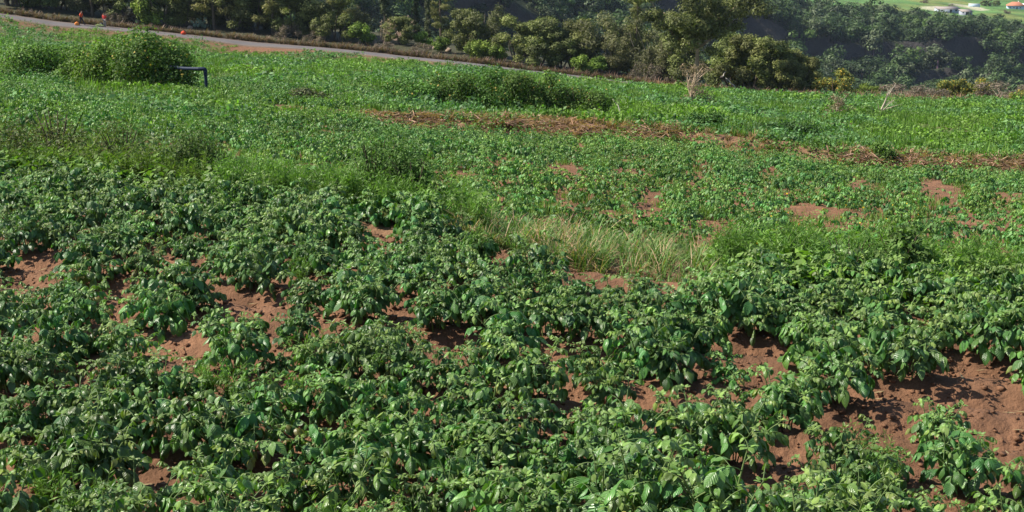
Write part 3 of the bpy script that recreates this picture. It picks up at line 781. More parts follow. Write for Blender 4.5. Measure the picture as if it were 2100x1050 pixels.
gx, gy, gz_ = gx[k], gy[k], gz_[k]
scatter("field_grass", "bright green grassy weeds standing in the far fields", "grass", TUFT, (gx, gy, gz_ - .03), .7, 1.5, M_WEED, r4, r4.uniform(.7, 1.2, (len(gx), 1)) * np.array([[1.0, 1.0, 1.0]]))
az = r4.uniform(-.42, .42, 9000); R = r_edge(az) + 3.0 + (r_dry(az) + 6 - r_edge(az)) * r4.random(9000) ** .8; x, y = R * np.sin(az), R * np.cos(az)
k = (noise(x / 2.6, y / 2.6 + 7) > -.12) & ~in_patch(*proj(np.stack([x, y, ground_z(x, y)], 1))[:2], BARE2, .9) & (np.abs(R - r_dry(az)) > 1.0) & (r4.random(9000) < np.where(az > -.05, .34, .60)); x, y = x[k], y[k]
scatter("crop_grass", "fine grassy weeds between the small plants of the lower field", "grass", FINE, (x, y, ground_z(x, y) - .01), .6, 1.2, M_WEED, r4, r4.uniform(.7, 1.25, (len(x), 1)) * np.array([[1.05, 1.0, .95]]))
THATCH = []
for k_ in range(5):
    r = np.random.default_rng(800 + k_); g = Geo(); m_ = 40; a_ = nrm(np.concatenate([r.normal(size=(m_, 2)), r.normal(size=(m_, 1)) * .35 + .1], 1)); b_ = nrm(np.cross(a_, r.normal(size=(m_, 3))))
    c_ = np.concatenate([r.normal(size=(m_, 2)) * .28, r.uniform(.01, .13, (m_, 1))], 1); l_ = r.uniform(.08, .22, (m_, 1))
    rhombs(g, c_, a_ * l_, b_ * l_ * .09, np.array([.36, .27, .165]) * r.uniform(.5, 1.25, (m_, 1))); THATCH.append(g.arr())
az = r4.uniform(-0.12, 0.43, 3200); R = r_dry(az) - .2 + r4.normal(size=3200) * .42; x, y = R * np.sin(az), R * np.cos(az)
k = noise(x / 2.6, y / 2.6 + 3) > np.where(az > .16, .22, .06); x, y = x[k], y[k]
scatter("dry_thatch", "matted dry straw lying over the low bank across the field", "straw", THATCH, (x, y, ground_z(x, y)), .7, 1.4, M_WEED, r4, r4.uniform(.6, 1.1, (len(x), 1)) * np.array([[1.0, .92, .9]]))
az = r4.uniform(-0.12, 0.43, 900); R = r_dry(az) + r4.normal(size=900) * 1.2; x, y = R * np.sin(az), R * np.cos(az)
k = noise(x / 3 + 9, y / 3) > np.where(az > .16, -.35, -.05); x, y = x[k], y[k]
scatter("bank_weeds", "small green weeds breaking up the dry bank", "weeds", FAR, (x, y, ground_z(x, y) - .03), .5, 1.1, M_WEED, r4, r4.uniform(.8, 1.2, (len(x), 1)) * np.array([[1.0, 1.0, 1.0]]))
# dry stalks on the bank across the field
DRY = [grass(380 + k, n=26, h=.5, straw=.85, wid=0.012) for k in range(3)]
az = r4.uniform(-0.1, 0.42, 1100); R = r_dry(az) + r4.normal(size=1100) * 0.8
x, y = R * np.sin(az), R * np.cos(az); kq = noise(x / 3, y / 3) > -0.15
scatter("dry_grass", "dry brown grass on the low bank across the field", "grass", DRY, (x[kq], y[kq], ground_z(x, y)[kq] - 0.04), 0.35, 0.8, M_WEED, r4, np.array([[.85, .74, .70]]) * r4.uniform(.6, 1.15, (int(kq.sum()), 1)))
az = r4.uniform(0.09, 0.44, 1500); R = r_verge(az) - r4.uniform(3, 20, 1500)
x, y = R * np.sin(az), R * np.cos(az)
scatter("edge_grass", "pinkish dry grass along the far edge of the field", "grass", DRY, (x, y, ground_z(x, y) - 0.03), 0.8, 1.8, M_WEED, r4, np.array([[.62, .52, .56]]) * r4.uniform(.6, 1.1, (1500, 1)))
az = r4.uniform(-0.44, 0.10, 1300); R = r_rf(az) + np.abs(r4.normal(size=1300)) * 1.0 + 0.3
x, y = R * np.sin(az), R * np.cos(az)
scatter("verge_grass", "dry grass along the far verge of the road", "grass", DRY, (x, y, ground_z(x, y) - 0.03), 0.9, 2.0, M_WEED, r4, np.array([[.42, .36, .40]]) * r4.uniform(.5, 1.0, (1300, 1)))
# yellow flowers
FL = Geo(); rhombs(FL, np.array([[0, 0, .36], [0, 0, .36]]), np.array([[.03, 0, 0], [0, .02, .02]]), np.array([[0, .03, .01], [.03, 0, 0.01]]), (0.65, 0.48, 0.02))
az = np.arctan((r4.uniform(1550, 1950, 60) - 1050) / F); R = r4.uniform(17, 30, 60); x, y = R * np.sin(az), R * np.cos(az)
scatter("yellow_flowers", "tiny yellow flowers scattered among the lower crop", "flowers", [FL.arr()], (x, y, ground_z(x, y)), 0.45, 0.7, M_WEED, r4)

def clod(seed):
    r = np.random.default_rng(seed); V = np.array([(a, b, c) for a in (-1, 1) for b in (-1, 1) for c in (-1, 1)], float) * r.uniform(.55, 1.0, (8, 3)); V[:, 2] *= .7
    g = Geo(); g.add(V, [(0, 1, 3, 2), (4, 6, 7, 5), (0, 4, 5, 1), (2, 3, 7, 6), (0, 2, 6, 4), (1, 5, 7, 3)], SOIL * r.uniform(.85, 1.2)); return g.arr()
n = 26000; xc = r3.uniform(-6, 6, n); yc = r3.uniform(4.8, 14, n); kc = np.abs(xc) < yc * .42; xc, yc = xc[kc], yc[kc]
kc = noise(xc * 2.2, yc * 2.2) > -.25; xc, yc = xc[kc], yc[kc]
arr = merge([clod(700 + k) for k in range(6)], np.stack([xc, yc, ground_z(xc, yc) + clods(xc, yc, np.hypot(xc, yc), None) + .004], 1), r3.uniform(0, 6.28, len(xc)), 0.005 + 0.016 * r3.random(len(xc)) ** 4 + .004 * r3.random(len(xc)), r3.integers(0, 6, len(xc)))
tag(link("soil_crumbs", mesh("soil_crumbs", arr, M_SOIL)), "loose red crumbs of soil between the near potato rows", "soil", kind='stuff')
SB_ = []
for k in range(4):
    r = np.random.default_rng(720 + k); g = Geo(); a = nrm(np.append(r.normal(size=2), .12)); b = nrm(np.cross(a, (0, 0, 1.0)))
    rhombs(g, np.array([[0, 0, .012]]), a[None] * r.uniform(.02, .05), b[None] * r.uniform(.002, .006), np.array([.36, .30, .17])); SB_.append(g.arr())
n = 1500; xc = r3.uniform(-6, 6, n); yc = r3.uniform(4.8, 15, n)
arr = merge(SB_, np.stack([xc, yc, ground_z(xc, yc) + clods(xc, yc, np.hypot(xc, yc), None) + .006], 1), r3.uniform(0, 6.28, n), r3.uniform(.5, 1.3, n), r3.integers(0, 4, n))
tag(link("straw_litter", mesh("straw_litter", arr, M_WEED)), "bits of dry straw lying on the soil between the rows", "litter", kind='stuff')

# ------------------------------------------------------------------ bushes
def bush_mesh(seed, w, h, dp, n, leaf, base, asp=0.6, lumps=9, vary=0.28, tint=None, skirt=True):
    r = np.random.default_rng(seed); g = Geo(); bl = []
    for k in range(lumps):
        a = r.uniform(0, 6.28); q = r.random() ** .6 * 0.78
        zc = h * r.uniform(0.25, 0.78) * (1.12 - 0.5 * q); s = r.uniform(.17, .40)
        bl.append((math.cos(a) * q * w / 2, math.sin(a) * q * dp / 2, zc, w * s * .8, dp * s * .8, h * s * .95, r.uniform(.75, 1.25)))
    if skirt:
        for k in range(7):
            a = k * .9 + r.uniform(0, .5); bl.append((math.cos(a) * w * .36, math.sin(a) * dp * .36, h * .2, w * .17, dp * .17, h * .26, r.uniform(.7, 1.15)))
    cloud(g, bl, n, leaf, asp, base, r, vary=vary, tint=tint)
    gs = Geo()
    for k in range(7):
        a = r.uniform(0, 6.28); q = r.uniform(.2, .6)
        tube(gs, [[0, 0, -.05], [math.cos(a) * w * .12 * q, math.sin(a) * dp * .12 * q, h * .35], [math.cos(a) * w * .5 * q, math.sin(a) * dp * .5 * q, h * .75]], [.02 * h, .013 * h, .004 * h], (0.10, 0.075, 0.05), n=5)
    return g.arr(), gs.arr()
def bush(name, label, cat, u, v, w, h, dp, n, leaf, base, seed, group=None, d=None, rz=0.0, mat=None, near=4.0, edge=None, **kw):
    if edge is not None:
        az = math.atan((u - 1050) / F / (cp + (525 - v) / F * sp)); R = float(r_edge(az)) + edge; x, y = R * math.sin(az), R * math.cos(az); p = np.array([x, y, gz(x, y) - .02])
    elif d is None: p, _ = hit(u, v, near)
    else:
        p = P(u, v, d); p[2] = gz(p[0], p[1])
    a, s = bush_mesh(seed, w, h, dp, n, leaf, base, **kw)
    root = empty(name, (p[0], p[1], p[2]), rz)
    tag(root, label, cat, group)
    link("foliage", mesh("bush_foliage", a, mat or M_BUSH), root); link("stem", mesh("bush_stem", s, M_BARK, smooth=True), root)
    return root
BR = (0.048, 0.098, 0.020)
yf = (0.025, (0.30, 0.26, 0.05))
bush("bramble_bush", "tall dark green bramble mound where the blue pipe ends", "bush", 322, 186, 3.3, 2.5, 2.6, 20000, .055, (0.064, 0.132, 0.024), 401, d=55, tint=yf, lumps=14)
bush("bramble_bush", "weedy bright green mound joined to the tall bramble mound", "bush", 225, 180, 3.2, 2.25, 2.4, 15000, .055, (0.082, 0.165, 0.028), 402, d=57, tint=yf, lumps=12)
bush("bramble_bush", "low sprawling green mound behind the bramble, nearest the frame edge", "bush", 90, 168, 4.4, 2.0, 2.6, 13000, .055, (0.075, 0.15, 0.028), 403, d=60)
bush("bramble_bush", "ragged bright green shoots filling the dip between the weedy mounds", "bush", 165, 174, 2.2, 1.7, 2.0, 8000, .055, (0.080, 0.160, 0.028), 404, d=58, lumps=12)
bush("bramble_bush", "ragged bright green growth spreading along the top of the tall bramble mound", "bush", 275, 178, 2.6, 2.35, 2.0, 11000, .055, (0.076, 0.152, 0.026), 405, d=57, lumps=14)
hg = "bramble bushes in a line across the far field"
for i, (u, v, w_, h_, lab) in enumerate([(850, 228, 2.5, 1.25, "lowest bramble bush at the start of the line across the field"), (930, 236, 2.3, 1.5, "dark bramble bush second in the line across the field"),
        (1020, 242, 2.8, 1.85, "tall bramble bush in the middle of the line across the field"), (1095, 246, 2.5, 2.05, "tallest darkest bramble bush of the line across the field"),
        (1180, 247, 2.7, 1.65, "bramble bush sloping down at the end of the line across the field")]):
    bush("bramble_bush", lab, "bush", u, v, w_, h_, 2.2, 9000, .05, (0.050, 0.112, 0.020), 410 + i, d=58, group=hg, tint=(0.02, (.3, .26, .06)))
bush("nettle_bush", "low dark green nettle patch behind the dry bank", "bush", 1580, 270, 4.2, .75, 2.0, 6000, .05, (0.05, 0.105, 0.03), 420, d=52)
bush("nettle_bush", "low leafy nettle clump under the dead tree trunk", "bush", 1440, 278, 1.7, .85, 1.5, 4000, .05, (0.055, 0.12, 0.028), 421, d=51)
bush("nettle_bush", "small round green clump on the dry bank", "bush", 1810, 330, 1.0, .7, .9, 2500, .045, (0.055, 0.125, 0.025), 422, d=46)
bush("nettle_bush", "grey green clump between the crop and the bramble line", "bush", 640, 212, 1.6, .6, 1.2, 3000, .05, (0.06, 0.085, 0.035), 423, d=54)
# weeds that stand out on the terrace bank
bush("weed_bush", "dark weedy clump with dry stalks at the terrace bank", "bush", 395, 418, .8, .8, .7, 5200, .02, (0.050, 0.095, 0.022), 430, edge=.9, asp=.35)
bush("weed_bush", "tall ferny dark clump above the terrace bank", "bush", 770, 470, 1.0, .95, .8, 7200, .02, (0.052, 0.110, 0.022), 431, edge=.8, asp=.35)
bush("weed_bush", "smaller ferny clump beside the tall ferny one", "bush", 850, 480, .8, .75, .6, 4200, .02, (0.055, 0.115, 0.022), 432, edge=.7, asp=.35)
bush("weed_bush", "dark rounded weed cut by the frame edge", "bush", 8, 362, .8, .95, .7, 4500, .02, (0.040, 0.082, 0.02), 433, edge=1.1, asp=.4)
bush("weed_bush", "bushy fennel like weed standing over the right crop rows", "bush", 1740, 618, .7, .62, .6, 6200, .019, (0.060, 0.130, 0.022), 434, edge=-.2, asp=.28)
bush("weed_bush", "leafy dark weed behind the fennel like weed", "bush", 1835, 600, .55, .6, .5, 3400, .024, (0.045, 0.105, 0.022), 435, edge=.1, asp=.5)
bush("weed_bush", "brownish mixed weed clump on the bank under dry stems", "bush", 120, 350, 1.5, 1.15, .9, 8000, .022, (0.066, 0.088, 0.028), 436, edge=1.3, asp=.35)
bush("weed_bush", "pale ferny weed clump on the bank beside the brownish clump", "bush", 255, 385, 1.2, .9, .8, 6000, .022, (0.075, 0.108, 0.03), 437, edge=1.1, asp=.3)

# ------------------------------------------------------------------ trees along the road and the ravine edge
def limb(r, p, d, l, rad, n=5, bend=0.25, sag=0.0):
    pts = [np.array(p, float)]; d = nrm(np.array(d, float))
    for k in range(n):
        d = nrm(d + r.normal(size=3) * bend / n + np.array([0, 0, -sag / n])); pts.append(pts[-1] + d * l / n)
    return np.array(pts), np.linspace(rad, rad * .25, n + 1)
def tree_mesh(kind, seed):
    """(trunk arrays, crown arrays) with the crown as clumps carried by limbs."""
    r = np.random.default_rng(seed); gt, gc = Geo(), Geo()
    if kind == 'pine':                    # tall, clumped, gaps between tiers
        H = 11.0; pts, rad = limb(r, (0, 0, -.3), (0, 0, 1), H, .17, 8, .15); tube(gt, pts, rad, (0.11, 0.085, 0.06), 7)
        bl = []
        for k in range(26):
            t = 0.16 + .84 * k / 25; c = np.array([np.interp(t, np.linspace(0, 1, 9), pts[:, i]) for i in range(3)])
            a = r.uniform(0, 6.28); L_ = (1.9 - 1.45 * t) * r.uniform(.55, 1.25)
            bp_, br = limb(r, c, (math.cos(a), math.sin(a), r.uniform(.0, .5)), L_, .05, 4, .4, -.2); tube(gt, bp_, br, (0.10, 0.08, 0.055), 4)
            for f in (.55, 1.0):
                q = bp_[int(f * 4)]; s = r.uniform(.34, .62) * (1.15 - .4 * t)
                bl.append((*q, s * 1.15, s * 1.15, s * .75, r.uniform(.65, 1.3)))
        bl.append((*pts[-1], .5, .5, .7, 1.0))
        cloud(gc, bl, 9500, .14, .22, (0.110, 0.128, 0.034), r, up=.6, outb=1.1, vary=.3)
    elif kind == 'slim':
        H = 8.0; pts, rad = limb(r, (0, 0, -.3), (0, 0, 1), H, .12, 8, .15); tube(gt, pts, rad, (0.09, 0.075, 0.06), 6)
        bl = []
        for k in range(18):
            t = .15 + .85 * k / 17; c = np.array([np.interp(t, np.linspace(0, 1, 9), pts[:, i]) for i in range(3)])
            a = r.uniform(0, 6.28); q = c + np.array([math.cos(a), math.sin(a), .2]) * (.75 - .6 * t) * r.uniform(.5, 1.2)
            bl.append((*q, .42, .42, .5, r.uniform(.7, 1.25)))
        cloud(gc, bl, 3600, .15, .3, (0.045, 0.065, 0.025), r, vary=.3)
    elif kind == 'wide':                  # big open crown on one pale trunk
        pts, rad = limb(r, (0, 0, -.3), (.06, 0, 1), 4.4, .26, 5, .25); tube(gt, pts, rad, (0.30, 0.22, 0.15), 8)
        bl = []
        for k in range(13):
            a = k * 2.4 + r.uniform(-.4, .4); e = r.uniform(.15, 1.3)
            bp_, br = limb(r, pts[-1 - (k % 2)], (math.cos(a) * math.cos(e), math.sin(a) * math.cos(e), math.sin(e)), r.uniform(3.0, 5.8), .12, 6, .7, .05); tube(gt, bp_, br, (0.22, 0.17, 0.12), 5)
            for f in (2, 3, 4, 5, 6):
                q = bp_[f] + r.normal(size=3) * .35; s = r.uniform(.6, 1.15)
                bl.append((*q, s * 1.1, s * 1.1, s * .62, r.uniform(.6, 1.3)))
        cloud(gc, bl, 32000, .125, .35, (0.095, 0.122, 0.032), r, up=.6, outb=1.1, vary=.3)
    elif kind == 'round':                 # dense olive tree, foliage to the ground
        for k in range(3):
            a = k * 2.1; pts, rad = limb(r, (.15 * math.cos(a), .15 * math.sin(a), -.3), (.35 * math.cos(a), .35 * math.sin(a), 1), 3.4, .13, 5, .4); tube(gt, pts, rad, (0.16, 0.13, 0.10), 6)
        bl = []
        for k in range(30):
            a = r.uniform(0, 6.28); q = r.random() ** .5; z = r.uniform(.5, 4.4); w_ = 2.3 * math.sqrt(max(.08, 1 - ((z - 1.9) / 2.9) ** 2))
            s = r.uniform(.5, .95); bl.append((math.cos(a) * q * w_, math.sin(a) * q * w_, z, s, s, s * .75, r.uniform(.6, 1.3)))
        cloud(gc, bl, 16000, .11, .42, (0.088, 0.118, 0.030), r, up=.6, outb=1.2, vary=.3)
    elif kind == 'bright':                # yellow-green bush
        bl = []
        for k in range(16):
            a = r.uniform(0, 6.28); q = r.random() ** .5 * 1.1; z = r.uniform(.35, 2.0) * (1.15 - .35 * q); s = r.uniform(.38, .68)
            bl.append((math.cos(a) * q, math.sin(a) * q, z, s, s, s * .8, r.uniform(.75, 1.25)))
        tube(gt, [[0, 0, -.2], [.05, 0, .6], [.2, .1, 1.5]], [.07, .05, .02], (0.12, 0.09, 0.06), 5)
        cloud(gc, bl, 4600, .10, .5, (0.095, 0.165, 0.022), r, vary=.28)
    elif kind == 'gorse':
        bl = []
        for k in range(18):
            a = r.uniform(0, 6.28); q = r.random() ** .5 * 1.35; z = r.uniform(.35, 2.1) * (1.15 - .35 * q); s = r.uniform(.35, .62)
            bl.append((math.cos(a) * q, math.sin(a) * q, z, s, s, s * .8, r.uniform(.75, 1.2)))
        tube(gt, [[0, 0, -.2], [.05, 0, .6], [.2, .1, 1.5]], [.07, .05, .02], (0.12, 0.09, 0.06), 5)
        cloud(gc, bl, 5200, .085, .5, (0.085, 0.115, 0.022), r, vary=.3, tint=(.16, (.32, .25, .025)))
    elif kind == 'scrub':                 # grey-brown low scrub
        bl = []
        for k in range(14):
            a = r.uniform(0, 6.28); q = r.random() ** .5 * 1.3; z = r.uniform(.2, 1.2); s = r.uniform(.3, .6)
            bl.append((math.cos(a) * q, math.sin(a) * q, z, s, s, s * .8, r.uniform(.7, 1.3)))
        for k in range(10):
            a = r.uniform(0, 6.28); bp_, br = limb(r, (0, 0, -.1), (math.cos(a), math.sin(a), 1.0), r.uniform(1.0, 1.9), .03, 4, .6); tube(gt, bp_, br, (0.22, 0.18, 0.14), 4)
        cloud(gc, bl, 2600, .11, .18, (0.098, 0.090, 0.058), r, vary=.35)
    elif kind == 'grey':                  # tall olive-grey scrub tree
        bl = []
        for k in range(24):
            a = r.uniform(0, 6.28); q = r.random() ** .5 * 1.7; z = r.uniform(.5, 4.2); s = r.uniform(.45, .8)
            bl.append((math.cos(a) * q, math.sin(a) * q, z, s, s, s * 1.0, r.uniform(.65, 1.3)))
        for k in range(7):
            a = r.uniform(0, 6.28); bp_, br = limb(r, (0, 0, -.1), (math.cos(a) * .5, math.sin(a) * .5, 1.0), r.uniform(2.5, 4.2), .06, 5, .6); tube(gt, bp_, br, (0.20, 0.17, 0.13), 5)
        cloud(gc, bl, 8500, .125, .24, (0.082, 0.100, 0.038), r, vary=.32)
    return gt.arr(), gc.arr()
TM = {}
for k, seeds in {'pine': (1, 2, 3), 'slim': (4, 5), 'wide': (6,), 'round': (7, 8, 9), 'bright': (10, 11), 'gorse': (12, 13), 'scrub': (14, 15), 'grey': (16, 17, 18)}.items():
    for s in seeds:
        t_, c_ = tree_mesh(k, 500 + s)
        TM.setdefault(k, []).append((mesh(k + "_trunk", t_, M_BARK, smooth=True), mesh(k + "_crown", c_, M_TREE)))
NAMES = {'pine': ("pine_tree", "tree"), 'slim': ("slim_tree", "tree"), 'wide': ("spreading_tree", "tree"), 'round': ("olive_tree", "tree"), 'bright': ("green_bush", "bush"),
         'gorse': ("gorse_bush", "bush"), 'scrub': ("dry_bush", "bush"), 'grey': ("scrub_tree", "tree")}
GROUPS = {'pine': "pines beyond the road", 'slim': "slim trees at the ravine edge", 'round': "dense olive trees at the ravine edge", 'bright': "yellow green bushes beyond the road",
          'gorse': "yellow flowering bushes", 'scrub': "dry bushes on the road verge", 'grey': "olive grey scrub trees beyond the road"}
_tc = {}
def tree(kind, u, v, d, s, label, sz=1.0, back=0.0, name=None):
    p = P(u, v, d); k = (d + back * .7 - (2.6 if u < 1260 else 0)) / d; x, y = p[0] * k, p[1] * k
    i = _tc.get(kind, 0); _tc[kind] = i + 1
    nm, cat = NAMES[kind]
    root = empty(name or nm, (x, y, gz(x, y)), random.uniform(0, 6.28) if kind != 'wide' else 0.6, (s, s, s * sz))
    tag(root, label, cat, GROUPS.get(kind))
    tm, cm = TM[kind][i % len(TM[kind])]
    link("trunk", tm, root); link("crown", cm, root)
    return root
T = tree
T('round', 20, 20, 180, 1.56, "dense dark green tree where the road leaves the frame", back=3)
T('bright', 70, 26, 180, 1.65, "bright green tree top beside the road where it leaves the frame", 1.6, back=4)
T('round', 120, 30, 180, 1.38, "dark green tree above the road uphill of the first walker", back=5)
T('grey', 165, 36, 180, 1.3, "olive grey scrub behind the walker with the orange sack", back=2)
T('grey', 215, 42, 180, 1.37, "olive grey scrub behind the walker in grey trousers", back=3)
T('scrub', 245, 46, 178, 1.38, "dark dry bush beside the walker in grey trousers", back=1)
T('bright', 305, 55, 178, 1.49, "bright green bush over the road above the bramble mound", 1.15, back=1.5)
T('pine', 250, 45, 186, 1.3, "pine rising behind the scrub and the walkers", back=5)
T('pine', 350, 58, 188, 1.3, "dark pine between the bright bush and the prickly pear", back=8)
T('round', 455, 72, 182, 1.62, "dark tree over the road behind the prickly pear", back=4)
T('pine', 505, 78, 182, 1.23, "pine over the road, first of the clump past the prickly pear", back=2)
T('grey', 545, 80, 180, 1.62, "tall olive scrub between the pines over the road", back=3)
T('pine', 580, 84, 182, 1.3, "thick pine above the pink dry bush", back=3)
T('pine', 622, 88, 182, 1.2, "pine with rounded clumps at the end of the thick clump", back=3)
T('scrub', 585, 85, 176, 1.31, "pinkish dry bush on the verge below the thick pine", .8)
T('scrub', 640, 92, 175, 1.12, "small dry bush on the verge past the pinkish one", .7)
T('pine', 700, 92, 178, 1.1, "lone pine with open clumps against the shaded ravine", back=2)
T('grey', 725, 96, 178, 1.04, "olive scrub at the foot of the lone pine", back=3)
T('bright', 742, 98, 174, 1.26, "round bright green bush at the roadside below the lone pine", .95)
T('slim', 790, 100, 184, 1.17, "slim dark tree against the shaded ravine", back=6)
T('round', 822, 108, 176, 0.9, "dark olive bush between the bright bush and the canes", .8, back=1)
T('bright', 868, 104, 175, 0.935, "small yellow green bush under the conical tree", back=2)
T('bright', 905, 112, 172, 0.858, "yellow green bush by the roadside boulders")
T('slim', 850, 104, 184, 0.806, "short conical tree beside the dry canes", back=5)
T('pine', 905, 108, 182, 1.07, "tall pine behind the roadside boulders", back=5)
T('slim', 880, 108, 180, 0.78, "short conical tree close against the tall pine", back=3)
T('scrub', 865, 112, 170, 1, "dry bush on the verge near the boulders", .7)
T('scrub', 790, 103, 171, 0.875, "low dry bush under the canes", .7)
T('bright', 985, 124, 168, 1.16, "yellow green bush where the road dips behind the field")
T('bright', 1020, 128, 167, 0.88, "smaller yellow green bush next to the dark thicket")
T('round', 1060, 138, 166, 1.19, "dark olive thicket tree at the start of the thicket", .95, back=2)
T('round', 1105, 143, 165, 1.25, "dark olive thicket tree in the middle of the thicket", .95, back=2)
T('round', 1150, 148, 164, 1.06, "dark olive thicket tree at the end of the thicket", .9, back=2)
T('bright', 1195, 153, 162, 1.04, "yellow green bush right after the dark thicket", 1.0, back=1)
T('bright', 1225, 156, 161, 0.935, "yellow green bush beside the conical olive tree", back=1.5)
T('grey', 1265, 162, 160, 1.1, "olive scrub tree before the big spreading tree", back=1)
T('slim', 1310, 163, 163, 1.1, "conical olive tree against the hillside before the spreading tree", back=4)
T('grey', 1290, 162, 163, 1.43, "tall olive scrub tree rising behind the bare bush", back=4)
T('scrub', 1325, 170, 152, 1.31, "brown leafless bush on the verge under the spreading tree")
T('scrub', 1360, 174, 152, 1, "small grey dry bush under the spreading tree")
T('wide', 1425, 186, 133, 1.28, "big spreading tree with pale trunk at the edge of the field", .98)
T('grey', 1365, 176, 152, 1.3, "dark olive scrub under the crown of the spreading tree", back=4)
T('round', 1505, 186, 140, 1.19, "dark olive tree in the shade beside the spreading tree", back=4)
T('round', 1540, 188, 138, 1.23, "round olive tree over the fallen branch", back=3)
T('round', 1590, 190, 137, 1.19, "round olive tree second from the end of the row", .95, back=2)
T('round', 1628, 191, 136, 0.975, "lower olive tree at the end of the row", .9, back=2)
T('gorse', 1708, 196, 134, 1.25, "round yellow flowering bush past the olive trees", .95)
T('bright', 1770, 196, 136, 0.825, "low yellow green bush next to the flowering bush", .8)
T('bright', 1800, 198, 136, 0.66, "smallest yellow green bush on the field edge", .8)
T('gorse', 1955, 200, 134, 0.95, "yellow flowering bush, first of the pair at the field edge")
T('gorse', 2000, 201, 134, 1, "yellow flowering bush, second of the pair at the field edge")
T('gorse', 2098, 222, 118, 0.7, "bright yellow bush cut by the frame at the field edge", .7)
for i, (u_, k_, lab) in enumerate([(40, 'grey', "olive grey scrub tree at the road under the bright tree top"), (95, 'round', "dark green tree between the bright tree top and the walkers"), (140, 'round', "dark crown rising above the scrub behind the first walker"),
        (190, 'pine', "pine tall above the scrub between the two walkers"), (265, 'round', "dark green tree against the bright bush by the road"), (285, 'pine', "pine behind the bright bush by the road"), (335, 'round', "dark tree on the far side of the bright bush"),
        (380, 'round', "dark shaded tree right behind the round red sack"), (425, 'grey', "olive scrub tree behind the lower prickly pear"), (440, 'pine', "tall pine behind the lower prickly pear"), (480, 'round', "dark green tree at the feet of the first pine of the clump"),
        (525, 'round', "dark green understorey tree between the first pines"), (560, 'pine', "pine with olive clumps behind the tall olive scrub"), (605, 'round', "dark understorey tree beneath the pine with rounded clumps"), (645, 'grey', "olive scrub tree closing the thick clump"),
        (690, 'round', "small dark tree under the lone pine")]):
    T(k_, u_, np.interp(u_, [0, 800], [18, 103]), np.interp(u_, [0, 800], [180, 174]), random.uniform(1.1, 1.4), lab, back=2.5 + (i % 3) * 2.0)
T('round', 965, 122, 170, 1.15, "olive tree before the yellow green bush where the road dips", back=4)
T('grey', 1000, 126, 169, 1.35, "tall feathery olive tree behind the yellow green bush where the road dips", back=5)
T('round', 1175, 151, 164, 1.2, "olive tree between the dark thicket and the bush after it", back=5)
T('grey', 1235, 157, 163, 1.5, "tall feathery olive tree behind the bush beside the conical tree", back=5)
T('grey', 1335, 170, 156, 1.55, "tall feathery olive tree just before the spreading tree", back=5)
T('pine', 1300, 165, 160, .8, "conical pine rising before the spreading tree", back=5)
T('round', 1395, 180, 150, 1.15, "dark olive tree hidden in the shade under the spreading tree", back=4)
T('round', 1650, 192, 137, .8, "lowest rounded olive tree closing the row beside the flowering bush", back=1)
T('scrub', 1850, 200, 130, 1.62, "brown dry bush behind the dead tree", .6)
T('scrub', 1900, 203, 128, 1.62, "brown dry bush between the dead tree and the flowering pair", .55)
T('scrub', 2060, 212, 124, 2, "dark low bush at the far field corner", .6)

# opposite slope: woods that read as one mass
HT = []
for k in range(6):
    r = np.random.default_rng(600 + k); g = Geo(); bl = []
    for q in range(9):
        a = r.uniform(0, 6.28); t = r.random() ** .5 * 2.0; s = r.uniform(.9, 1.6)
        bl.append((math.cos(a) * t, math.sin(a) * t, r.uniform(.3, 4.4), s, s, s * .8, r.uniform(.65, 1.3)))
    cloud(g, bl, 720, .27, .6, (0.034, 0.064, 0.018), r, up=.8, outb=1.6, vary=.22, shell=.3)
    tube(g, [[0, 0, -1], [.1, 0, 1.0], [.2, .1, 2]], [.2, .14, .05], (.07, .06, .05), 5)
    HT.append(g.arr())
r5 = np.random.default_rng(15)
n = 11000; az = r5.uniform(-0.45, 0.45, n); R = np.sqrt(r5.uniform(245 ** 2, 800 ** 2, n))
x, y = R * np.sin(az), R * np.cos(az); z = ground_z(x, y)
u, v, _ = proj(np.stack([x, y, z], 1))
slope = (ground_z(x * (R + 3) / R, y * (R + 3) / R) - z) / 3
k = (v > wood_top(u) + 20 + 9 * (np.abs(u - 1960) < 70)) & (v < 330) & ((slope < 1.0) | (r5.random(n) < .7)) & (r5.random(n) < 0.9 + .5 * fbm(x / 30, y / 30, 2))
x, y, z, u, R = x[k], y[k], z[k], u[k], R[k]
s = (.45 + 1.25 * r5.random(len(x)) ** 1.5) * np.where(R > 480, 1.5, 1.1)
tint = np.ones((len(x), 3)) * r5.uniform(.45, 1.15, (len(x), 1)); b = r5.random(len(x))
tint[b < .12] *= np.array([1.6, 1.25, 1.9]); tint[b > .9] *= np.array([1.3, 1.3, .9])
arr = merge(HT, np.stack([x, y, z], 1), r5.uniform(0, 6.28, len(x)), np.stack([s, s, s * r5.uniform(.7, 1.1, len(x))], 1), r5.integers(0, 6, len(x)), tint)
tag(link("hillside_woods", mesh("hillside_woods", arr, M_TREE)), "dark green woods and scrub covering the opposite slope of the ravine", "woods", kind='stuff')
print("hill trees", len(x))
